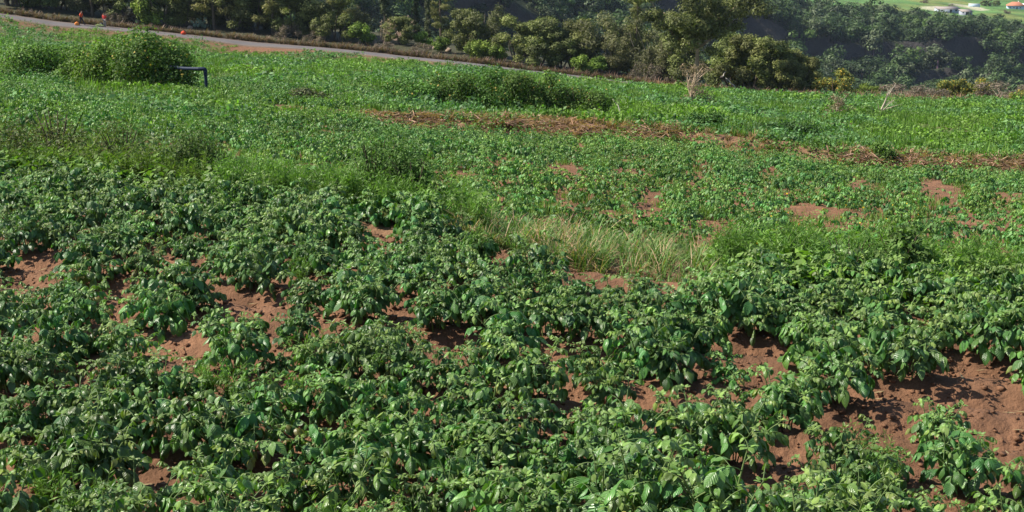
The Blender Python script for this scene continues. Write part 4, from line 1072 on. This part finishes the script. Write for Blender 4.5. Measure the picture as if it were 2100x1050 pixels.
# shrubs standing alone in the far fields
for i, (u_, v_, s_, lab) in enumerate([(1895, 6, 1.0, "dark grey shrub in the far green field, before the sheds"), (1950, 16, .9, "pinkish leafless shrub just above the far shed"),
                                       (2065, 28, .9, "pinkish leafless shrub in the field below the far house"), (1850, -2, 1.0, "dark shrub at the top of the far field")]):
    p, d_ = hit(u_, v_, 300.0)
    root = empty("field_shrub", tuple(p), i, s_ * 1.6); tag(root, lab, "shrub", "shrubs in the far fields")
    tm, cm = TM['scrub'][i % 2]; link("trunk", tm, root); link("crown", cm, root)
for i, (u_, lab) in enumerate([(2018, "first round hedge bush beside the far house"), (2030, "middle round hedge bush beside the far house"), (2043, "last round hedge bush against the far house")]):
    p, d_ = hit(u_, 12, 300.0)
    root = empty("hedge_bush", tuple(p), i, (1.0, 1.0, .7)); tag(root, lab, "bush", "hedge by the far house")
    tm, cm = TM['round'][i]; link("trunk", tm, root); link("crown", cm, root)

# ------------------------------------------------------------------ far buildings
M_BLUEW = plain("pale_blue_render", (0.42, 0.52, 0.62), .85); M_TILE = plain("terracotta", (0.42, 0.17, 0.10), .85, mottle=.2, scale=2.0); M_CONC = plain("pale_concrete", (0.27, 0.23, 0.21), .9)
M_GREYW = plain("grey_block", (0.26, 0.28, 0.33), .9); M_DARK = plain("dark_opening", (0.03, 0.03, 0.035), .6); M_WHITE = plain("white_paint", (0.72, 0.72, 0.7), .7)
def prim(name, boxes, mat, parent):
    g = Geo()
    for lo, hi in boxes: box_geo(g, lo, hi, (1, 1, 1))
    return link(name, mesh(name, g.arr(), mat), parent)
def poly(name, V, Fq, mat, parent):
    g = Geo(); g.add(V, Fq, (1, 1, 1)); return link(name, mesh(name, g.arr(), mat), parent)
def shed(u, v, L_, W_, H_, label, wallm, openings):
    p, d_ = hit(u, v, 300.0); root = empty("farm_shed", (p[0], p[1], p[2] - .3), 0.12); tag(root, label, "shed", "farm sheds on the far slope")
    prim("wall", [((-L_ / 2, -W_ / 2, -1.5), (L_ / 2, W_ / 2, H_))], wallm, root)
    t = .22; a, b = -L_ / 2 - .35, L_ / 2 + .35
    poly("roof", [(a, -W_ / 2 - .4, H_ - .1), (b, -W_ / 2 - .4, H_ - .1), (b, W_ / 2 + .4, H_ + .7), (a, W_ / 2 + .4, H_ + .7), (a, -W_ / 2 - .4, H_ - .1 + t), (b, -W_ / 2 - .4, H_ - .1 + t), (b, W_ / 2 + .4, H_ + .7 + t), (a, W_ / 2 + .4, H_ + .7 + t)],
         [(0, 3, 2, 1), (4, 5, 6, 7), (0, 1, 5, 4), (1, 2, 6, 5), (2, 3, 7, 6), (3, 0, 4, 7)], M_CONC, root)
    for nm, x0, x1, z0, z1 in openings: prim(nm, [((x0, -W_ / 2 - .05, z0), (x1, -W_ / 2 + .02, z1))], M_DARK, root)
shed(1942, 25, 12.0, 5.0, 2.2, "long grey shed with a pale sloping roof on the far slope", plain("blue_grey_wall", (0.34, 0.38, 0.45), .9), [("window", -4.5, -3.3, 1.0, 1.8), ("door", .5, 1.7, -.5, 1.9), ("window", 3.5, 4.7, 1.0, 1.8)])
shed(1980, 31, 5.5, 4.5, 2.3, "small dark shed with a pinkish roof at the end of the long shed", M_GREYW, [("door", -.9, .9, -.5, 2.1)])
def house():
    p, d_ = hit(2082, 18, 300.0); root = empty("farm_house", tuple(p), -.25, .62); tag(root, "pale blue house with a terracotta hip roof on the far hill", "house")
    L_, W_, H_ = 15.0, 9.0, 3.2
    prim("wall", [((-L_ / 2, -W_ / 2, -2), (L_ / 2, W_ / 2, H_))], M_BLUEW, root)
    a, b, e = L_ / 2 + .6, W_ / 2 + .6, 3.2
    V = [(-a, -b, H_), (a, -b, H_), (a, b, H_), (-a, b, H_), (-a + 5, -.05, H_ + e), (a - 5, -.05, H_ + e), (a - 5, .05, H_ + e), (-a + 5, .05, H_ + e), (-a, -b, H_ - .2), (a, -b, H_ - .2), (a, b, H_ - .2), (-a, b, H_ - .2)]
    roof = poly("roof", V, [(0, 1, 5, 4), (1, 2, 6, 5), (2, 3, 7, 6), (3, 0, 4, 7), (4, 5, 6, 7), (8, 9, 1, 0), (9, 10, 2, 1), (10, 11, 3, 2), (11, 8, 0, 3), (8, 11, 10, 9)], M_TILE, root)
    prim("chimney", [((2.0, .8, H_ + 1.2), (2.8, 1.6, H_ + 3.9))], M_WHITE, roof)
    for x in (-5.5, -2.2, 3.6): 
        f = prim("window", [((x, -W_ / 2 - .06, 1.0), (x + 1.2, -W_ / 2 + .02, 2.2))], M_WHITE, root)
        prim("pane", [((x + .12, -W_ / 2 - .09, 1.12), (x + 1.08, -W_ / 2 - .05, 2.08))], M_DARK, f)
    prim("door", [((.6, -W_ / 2 - .06, -.2), (1.7, -W_ / 2 + .02, 2.1))], M_DARK, root)
    p, d_ = hit(1998, 14, 300.0); r2_ = empty("garden_wall", tuple(p), -.1); tag(r2_, "short pale blue garden wall beside the far hedge", "wall")
    prim("wall", [((-3.2, -.15, -1), (3.2, .15, 1.7))], M_BLUEW, r2_); prim("coping", [((-3.3, -.22, 1.703), (3.3, .22, 1.85))], M_WHITE, r2_)
    p, d_ = hit(2110, 18, 300.0); r3_ = empty("garage", tuple(p), -.25); tag(r3_, "low garage with a white flat roof beside the far house", "garage")
    prim("wall", [((-4, -3, -1.5), (4, 3, 2.4))], M_BLUEW, r3_); prim("roof", [((-4.3, -3.3, 2.403), (4.3, 3.3, 2.7))], M_WHITE, r3_)
    prim("door", [((-1.6, -3.06, -.3), (1.6, -2.98, 2.0))], M_DARK, r3_)
house()

# ------------------------------------------------------------------ pipe, poles, dead wood, rocks, canes, cactus
M_PIPE = plain("blue_black_pipe", (0.010, 0.020, 0.045), .6, .2); M_POLE = plain("bleached_pole", (0.42, 0.38, 0.32), .8); M_ROCK = plain("rock", (0.26, 0.20, 0.15), .95, mottle=.25, scale=3.0)
M_DEAD = attr_mat("dead_wood", bump=(9.0, .6, .02), mottle=.3, scale=6.0); M_CACT = plain("cactus", (0.22, 0.28, 0.20), .6, mottle=.2, scale=4.0); M_STALK = leaf_mat("cane_leaf", rough=.7, spec=.2, trans=.2, rand=.1)
def pipe():
    base, _ = P(424, 182, 53.0), 0; base[2] = gz(base[0], base[1])
    s = F / 53.0; H_ = 52 / s / cp
    root = empty("irrigation_pipe", tuple(base)); tag(root, "dark blue irrigation pipe bent down from the bramble mound to the ground", "pipe")
    def part(nm, pts, rad):
        g = Geo(); tube(g, pts, rad, (1, 1, 1), 14); me = mesh(nm, g.arr(), M_PIPE, smooth=True); return link(nm, me, root)
    R_ = .062
    part("upright_pipe", [[0, 0, -.3], [-.01, 0, .3], [-.02, 0, H_ - .16]], [R_] * 3)
    part("elbow", [[-.02, 0, H_ - .22], [-.02, 0, H_ - .06], [-.03, 0, H_ - .015], [-.08, .01, H_ + .0], [-.2, .02, H_ - .005]], [R_ * 1.12, R_ * 1.15, R_ * 1.15, R_ * 1.15, R_ * 1.12])
    part("collar", [[-.19, .02, H_ - .005], [-.27, .025, H_ - .01]], [R_ * 1.15] * 2)
    part("horizontal_pipe", [[-.15, .02, H_ - .003], [-.9, .5, H_ - .05], [-2.0, 1.8, H_ - .12]], [R_] * 3)
pipe()
def stick(name, label, a, b, da, db, rad, col=(.42, .38, .32), cat="pole"):
    p, q = P(*a, da), P(*b, db); root = empty(name, tuple(p)); tag(root, label, cat)
    g = Geo(); t = np.linspace(0, 1, 6)[:, None]; pts = (q - p)[None] * t; pts[1:-1] += np.random.default_rng(int(a[0])).normal(size=(4, 3)) * rad * .8
    tube(g, pts, np.linspace(rad, rad * .6, 6), col, 7); link("shaft", mesh(name, g.arr(), M_DEAD, smooth=True), root); return root
def ground_d(u, v):
    return hit(u, v)[1]
d1 = ground_d(1286, 246); stick("wooden_pole", "thin bleached pole leaning in the far field past the bramble line", (1286, 246), (1254, 200), d1, d1 + .4, .028)
d1 = ground_d(290, 184); stick("wooden_pole", "short pale pole lying at the foot of the bramble mound", (313, 190), (289, 180), ground_d(313, 190) - .1, d1 - .1, .035)
d1 = ground_d(1338, 250); stick("wooden_pole", "small broken stick leaning near the dead trunk", (1338, 246), (1328, 232), d1, d1 + .1, .02)
d1 = 136; stick("fallen_branch", "pale fallen branch hanging under the olive trees", (1516, 188), (1488, 160), d1, d1 + 1, .07, cat="branch")
d1 = 138; stick("fallen_branch", "short bleached branch stub beside the spreading tree", (1478, 158), (1492, 143), d1, d1 + 1, .09, cat="branch")
def dead(name, label, u, v, d, H_, seed, lean, nb=5, col=(.36, .30, .23), twigs=True, leaves=0, rad=.09, cat="dead tree"):
    p = P(u, v, d); p[2] = gz(p[0], p[1]); r = np.random.default_rng(seed)
    root = empty(name, tuple(p)); tag(root, label, cat); g, gb, gl = Geo(), Geo(), Geo()
    pts, rr = limb(r, (0, 0, -.15), (lean, 0, 1), H_ * .75, rad, 6, .45); tube(g, pts, rr, col, 7)
    ends = []
    for k in range(nb):
        a = r.uniform(0, 6.28); b0 = pts[r.integers(1, 6)]
        bp_, br = limb(r, b0, (math.cos(a) * .8 + lean, math.sin(a) * .6, r.uniform(.3, 1.1)), H_ * r.uniform(.25, .55), rad * .45, 5, .8); tube(gb, bp_, br, col, 5); ends.append(bp_)
        if twigs:
            for q in range(4):
                a2 = r.uniform(0, 6.28); tp, tr_ = limb(r, bp_[r.integers(2, 6)], (math.cos(a2), math.sin(a2), .6), H_ * r.uniform(.1, .22), rad * .16, 3, .8); tube(gb, tp, tr_, col, 3)
    link("trunk", mesh("dead_trunk", g.arr(), M_DEAD, smooth=True), root); link("branch", mesh("dead_branch", gb.arr(), M_DEAD, smooth=True), root)
    if leaves:
        bl = [(*e[-1], .3, .3, .25, 1.0) for e in ends] + [(0, 0, .35, .7, .6, .4, .9)]
        cloud(gl, bl, leaves, .06, .3, (0.13, 0.115, 0.06), r, vary=.4); link("foliage", mesh("dead_leaves", gl.arr(), M_TREE), root)
    return root
dead("dead_tree", "bleached bare tree leaning over in the far field", 1800, 243, 84, 2.5, 705, .32, nb=6, col=(.46, .39, .30), rad=.075)
dead("dead_shrub", "grey brown dead shrub with broken pale stems in the far field", 1712, 246, 82, 1.6, 706, .1, nb=10, leaves=900, rad=.06, cat="dead shrub")
dead("dead_stump", "ragged dead trunk overgrown with dry leaves in front of the spreading tree", 1415, 246, 78, 3.0, 707, .08, nb=12, leaves=1500, col=(.34, .26, .18), rad=.13, cat="dead tree")
dead("dead_shrub", "small dry shrub with pale twigs next to the ragged trunk", 1448, 246, 78, 1.0, 708, .1, nb=6, leaves=250, rad=.035, cat="dead shrub")
def rock(u, v, d, s, label, seed):
    p = P(u, v, d); p[2] = gz(p[0], p[1]); r = np.random.default_rng(seed)
    th, ph = np.meshgrid(np.linspace(0, math.pi, 9), np.linspace(0, 2 * math.pi, 13)[:-1], indexing='ij')
    D = np.stack([np.sin(th) * np.cos(ph), np.sin(th) * np.sin(ph), np.cos(th)], 2).reshape(-1, 3)
    rr = 1 + .35 * noise(D[:, 0] * 1.6 + seed, D[:, 1] * 1.6 + D[:, 2] * 1.3); V = D * rr[:, None] * np.array([s, s * .8, s * .65]) + np.array([0, 0, s * .35])
    Fq = [(i * 12 + j, (i + 1) * 12 + j, (i + 1) * 12 + (j + 1) % 12, i * 12 + (j + 1) % 12) for i in range(8) for j in range(12)]
    g = Geo(); g.add(V, Fq, (1, 1, 1)); o = link("boulder", mesh("boulder", g.arr(), M_ROCK, smooth=False), None, tuple(p), seed); tag(o, label, "boulder", "boulders on the road verge")
rock(896, 113, 172, .62, "largest tan boulder on the road verge under the yellow green bush", 1)
rock(920, 117, 171, .45, "small brown boulder next to the largest one", 2)
rock(765, 101, 172, .5, "tan boulder on the verge in front of the bright bush", 3)
rock(740, 99, 172, .38, "low pale boulder beside the tan one", 4)
rock(283, 53, 176, .45, "pale stone on the verge below the bright bush", 5)
rock(233, 46, 176, .5, "pale rubble stone beside the walker in grey trousers", 6)
rock(390, 69, 175, .4, "pale stone on the verge by the prickly pear", 7)
def cactus(u, v, d, n, s, label, seed):
    p = P(u, v, d); p[2] = gz(p[0], p[1]); r = np.random.default_rng(seed); root = empty("prickly_pear", tuple(p)); tag(root, label, "cactus", "prickly pears on the road verge")
    spots = [(np.array([r.uniform(-.6, .6) * s, r.uniform(-.4, .4) * s, 0]), np.array([0, 0, 1.0])) for _ in range(max(3, n // 4))]
    for k in range(n):
        b, dr = spots[r.integers(0, len(spots))]; dr = nrm(dr + r.normal(size=3) * .5 + np.array([0, 0, .3])); L_ = s * r.uniform(.35, .5)
        sd = nrm(np.cross(dr, r.normal(size=3))); nn = np.cross(dr, sd); a = np.linspace(0, 2 * math.pi, 13)[:-1]
        prof = b + dr * L_ * .5
        rings = [prof + nn * zz_ + (np.cos(a)[:, None] * dr * L_ * .5 + np.sin(a)[:, None] * sd * L_ * .34) * ss_ for zz_, ss_ in ((-.06 * s, .05), (-.045 * s, .75), (0, 1.0), (.045 * s, .75), (.06 * s, .05))]
        V = np.concatenate(rings); Fq = [(i * 12 + j, i * 12 + (j + 1) % 12, (i + 1) * 12 + (j + 1) % 12, (i + 1) * 12 + j) for i in range(4) for j in range(12)]
        g = Geo(); g.add(V, Fq, (1, 1, 1)); link("pad", mesh("cactus_pad", g.arr(), M_CACT, smooth=True), root); spots.append((b + dr * L_ * .9, dr))
cactus(403, 66, 177, 22, 1.15, "tall pale prickly pear at the roadside", 21)
cactus(425, 69, 177, 18, .95, "lower grey prickly pear beside the tall one", 22)
def canes(u, v, d, label, seed, lean, H_=3.0):
    p = P(u, v, d); p[2] = gz(p[0], p[1]); r = np.random.default_rng(seed); root = empty("dry_canes_clump", tuple(p)); tag(root, label, "canes")
    g = Geo(); gl = Geo()
    for k in range(34):
        o = r.normal(size=2) * .35; pts, rr = limb(r, (o[0], o[1], -.1), (lean + r.normal() * .25, r.normal() * .2, 1), H_ * r.uniform(.6, 1.1), .028, 5, .3, .15); tube(g, pts, rr, np.array([.34, .29, .20]) * r.uniform(.7, 1.2), 4)
        bl = [(*pts[q], .14, .14, .14, 1.0) for q in (3, 4, 5)]; cloud(gl, bl, 18, .17, .12, (.30, .26, .16), r)
    link("stalk", mesh("cane_stalk", g.arr(), M_STALK), root); link("foliage", mesh("cane_leaf", gl.arr(), M_STALK), root)
canes(785, 99, 174, "fan of dry straw coloured canes at the ravine edge", 31, .35)
canes(812, 98, 178, "dry canes leaning up the slope behind the first fan", 32, .75, 3.2)
# spiky agave on the hillside
def agave(u, v, label, s, seed):
    p, d_ = hit(u, v, 300.0); r = np.random.default_rng(seed); root = empty("agave", (p[0], p[1], p[2] + 2.5)); tag(root, label, "agave", "agaves on the opposite slope")
    g = Geo()
    for k in range(26):
        a = k * 2.4; e = r.uniform(.25, 1.35); d = np.array([math.cos(a) * math.cos(e), math.sin(a) * math.cos(e), math.sin(e)]); sd = np.array([-math.sin(a), math.cos(a), 0]); t = np.array([0, .4, .8, 1.0]); wd = np.array([.16, .2, .1, .01]) * s
        c = d[None] * (t * 1.6 * s)[:, None]; V = np.concatenate([c + sd * wd[:, None], c - sd * wd[:, None]]); g.add(V, [(q, q + 1, q + 5, q + 4) for q in range(3)], (.34, .42, .36))
    link("leaf", mesh("agave_leaf", g.arr(), M_STALK), root)
agave(1871, 58, "pale spiky agave on the wooded slope below the sheds", 2.2, 41)
agave(1883, 49, "smaller pale agave just above the spiky one", 1.6, 42)

# ------------------------------------------------------------------ people on the road, with their sacks
M_SKIN = plain("skin", (0.30, 0.17, 0.11), .6); M_HAIR = plain("hair", (0.02, 0.016, 0.012), .6); M_SHOE = plain("dark_shoe", (0.02, 0.02, 0.022), .6)
def skin_mesh(name, verts, edges, radii, mat, parent, root_i=0):
    me = bpy.data.meshes.new(name); me.from_pydata([tuple(v) for v in verts], edges, []); me.update()
    o = bpy.data.objects.new(name, me); COL.objects.link(o); o.parent = parent; me.materials.append(mat)
    sk = o.modifiers.new("skin", 'SKIN'); sk.use_smooth_shade = True
    for i, rr in enumerate(radii): me.skin_vertices[0].data[i].radius = (rr, rr) if not hasattr(rr, '__len__') else rr; me.skin_vertices[0].data[i].use_root = (i == root_i)
    ss = o.modifiers.new("subsurf", 'SUBSURF'); ss.levels = 1; ss.render_levels = 1
    return o
def person(u, v, d, label, shirt, legs, J, rz):
    """J: joint positions in metres, facing +X; the body is one surface, the clothes follow it."""
    p = P(u, v, d); p[2] = gz(p[0], p[1]) + .12
    root = empty("person", tuple(p), rz); tag(root, label, "person", None)
    k = list(J); idx = {n: i for i, n in enumerate(k)}; V = [J[n] for n in k]
    E = [("pelvis", "belly"), ("belly", "chest"), ("chest", "neck"), ("neck", "head"), ("head", "crown"), ("head", "nose")]
    for s in "lr":
        E += [("chest", "sho" + s), ("sho" + s, "elb" + s), ("elb" + s, "wri" + s), ("wri" + s, "palm" + s), ("pelvis", "hip" + s), ("hip" + s, "kne" + s), ("kne" + s, "ank" + s), ("ank" + s, "toe" + s)]
    R = {"pelvis": .14, "belly": .125, "chest": .15, "neck": .055, "head": .095, "crown": .085, "nose": .02, "sho": .065, "elb": .042, "wri": .030, "palm": .038, "hip": .095, "kne": .06, "ank": .042, "toe": .038}
    rad = [R[n] if n in R else R[n[:-1]] for n in k]
    skin_mesh("body", V, [(idx[a], idx[b]) for a, b in E], rad, M_SKIN, root)
    gf = Geo()
    for s in "lr":                                     # five fingers on each hand
        w_, q = np.array(J["wri" + s]), np.array(J["palm" + s]); f = nrm(q - w_); sd = nrm(np.cross(f, np.array([1, .2, .1])))
        for i, (o, l) in enumerate([(-.028, .07), (-.010, .082), (.010, .078), (.027, .062)]):
            b0 = q + sd * o + f * .02; tube(gf, [b0, b0 + f * l * .5 + np.array([.008, 0, 0]), b0 + f * l + np.array([.03, 0, 0])], [.010, .009, .006], (1, 1, 1), 6)
        b0 = q + sd * -.04 - f * .01; tube(gf, [b0, b0 + f * .03 - sd * .03, b0 + f * .06 - sd * .035], [.012, .010, .007], (1, 1, 1), 6)
    link("finger", mesh("finger", gf.arr(), M_SKIN, smooth=True), root)
    def sub(nm, names, edges, grow, mat):
        ii = {n: i for i, n in enumerate(names)}
        return skin_mesh(nm, [J[n] for n in names], [(ii[a], ii[b]) for a, b in edges], [(R[n] if n in R else R[n[:-1]]) + grow for n in names], mat, root)
    sub("shirt", ["belly", "pelvis", "chest", "shol", "elbl", "shor", "elbr"], [("belly", "pelvis"), ("belly", "chest"), ("chest", "shol"), ("shol", "elbl"), ("chest", "shor"), ("shor", "elbr")], .025, shirt)
    sub("trousers", ["pelvis", "hipl", "knel", "ankl", "hipr", "kner", "ankr"], [("pelvis", "hipl"), ("hipl", "knel"), ("knel", "ankl"), ("pelvis", "hipr"), ("hipr", "kner"), ("kner", "ankr")], .018, legs)
    for s in "lr": skin_mesh("shoe", [J["ank" + s], J["toe" + s]], [(0, 1)], [.05, .055], M_SHOE, root)
    h, c = np.array(J["head"]), np.array(J["crown"]); skin_mesh("hair", [h + np.array([-.03, 0, .05]), c + np.array([-.02, 0, .035])], [(0, 1)], [.098, .09], M_HAIR, root)
    return root
J1 = dict(pelvis=(0, 0, .92), belly=(.04, 0, 1.08), chest=(.10, 0, 1.32), neck=(.14, 0, 1.50), head=(.17, 0, 1.62), crown=(.17, 0, 1.70), nose=(.27, 0, 1.61),
          shol=(.10, .19, 1.40), elbl=(.12, .25, 1.12), wril=(.30, .24, .95), palml=(.36, .23, .90), shor=(.10, -.19, 1.40), elbr=(-.02, -.25, 1.13), wrir=(-.05, -.25, .90), palmr=(-.05, -.25, .82),
          hipl=(0, .10, .88), knel=(.22, .11, .50), ankl=(.36, .11, .09), toel=(.50, .11, .04), hipr=(0, -.10, .88), kner=(-.03, -.11, .48), ankr=(-.22, -.11, .12), toer=(-.08, -.11, .04))
J2 = dict(pelvis=(0, 0, .92), belly=(.03, 0, 1.08), chest=(.07, 0, 1.33), neck=(.09, 0, 1.50), head=(.11, 0, 1.62), crown=(.11, 0, 1.70), nose=(.21, 0, 1.61),
          shol=(.06, .20, 1.40), elbl=(.05, .27, 1.12), wril=(.14, .27, .92), palml=(.17, .27, .85), shor=(.06, -.20, 1.40), elbr=(.02, -.29, 1.12), wrir=(.06, -.33, .90), palmr=(.08, -.34, .82),
          hipl=(0, .10, .88), knel=(.05, .11, .48), ankl=(.02, .12, .09), toel=(.16, .13, .04), hipr=(0, -.10, .88), kner=(.03, -.11, .48), ankr=(-.05, -.12, .09), toer=(.09, -.13, .04))
person(166, 43.5, 169.5, "person in an orange red shirt and dark trousers walking along the road", plain("orange_red_cloth", (0.62, 0.085, 0.025), .8), plain("navy_cloth", (0.018, 0.02, 0.035), .85), J1, -.2)
person(215, 48.5, 169.4, "person in a red top and grey trousers standing on the road edge", plain("red_cloth", (0.60, 0.05, 0.04), .8), plain("grey_cloth", (0.16, 0.16, 0.165), .85), J2, math.radians(-110))
def sack(u, v, d, w_, h_, mat, label, seed, name="sack"):
    p = P(u, v, d); p[2] = gz(p[0], p[1]) + .1; r = np.random.default_rng(seed)
    th, ph = np.meshgrid(np.linspace(0, math.pi, 13), np.linspace(0, 2 * math.pi, 21)[:-1], indexing='ij')
    D = np.stack([np.sin(th) * np.cos(ph), np.sin(th) * np.sin(ph), np.cos(th)], 2).reshape(-1, 3)
    rr = 1 + .18 * noise(D[:, 0] * 2 + seed, D[:, 1] * 2 + D[:, 2] * 2)
    V = np.sign(D) * np.abs(D) ** .8 * rr[:, None] * np.array([w_ / 2, w_ * .36, h_ / 2]) + np.array([0, 0, h_ * .46])
    V[:, 2] = np.maximum(V[:, 2], 0)
    g = Geo(); g.add(V, [(i * 20 + j, (i + 1) * 20 + j, (i + 1) * 20 + (j + 1) % 20, i * 20 + (j + 1) % 20) for i in range(12) for j in range(20)], (1, 1, 1))
    root = empty(name, tuple(p), r.uniform(-.3, .3)); tag(root, label, "sack", None); link("body", mesh("sack_body", g.arr(), mat, smooth=True), root)
    gn = Geo(); tube(gn, [[0, 0, h_ * .88], [.02, 0, h_ * .97], [.05, .02, h_ * 1.08]], [.09 * w_ * 2, .045 * w_ * 2, .1 * w_ * 2], (1, 1, 1), 9); link("tied_neck", mesh("sack_neck", gn.arr(), mat, smooth=True), root)
sack(157, 42.5, 169.2, .52, .42, plain("orange_net", (0.72, 0.24, 0.05), .8), "bright orange sack standing by the walking person", 51)
sack(376, 66, 168.6, .58, .42, plain("red_net", (0.66, 0.075, 0.03), .8), "round red sack alone at the roadside by the prickly pear", 52)
sack(208, 48, 170.2, .45, .42, plain("black_bag", (0.015, 0.015, 0.02), .5), "small black bag beside the standing person", 53)
p = P(203, 49, 169.6); g = Geo(); cloud(g, [(0, 0, .15, .45, .3, .2, 1.0), (.4, 0, .1, .25, .2, .14, .9)], 700, .06, .4, (0.26, 0.33, 0.17), np.random.default_rng(54), vary=.3)
o = link("cut_greens", mesh("cut_greens", g.arr(), M_BUSH), None, (p[0], p[1], gz(p[0], p[1]) + .1)); tag(o, "pile of cut pale greens lying at the feet of the standing person", "greens")
print("done", len(sc.objects))
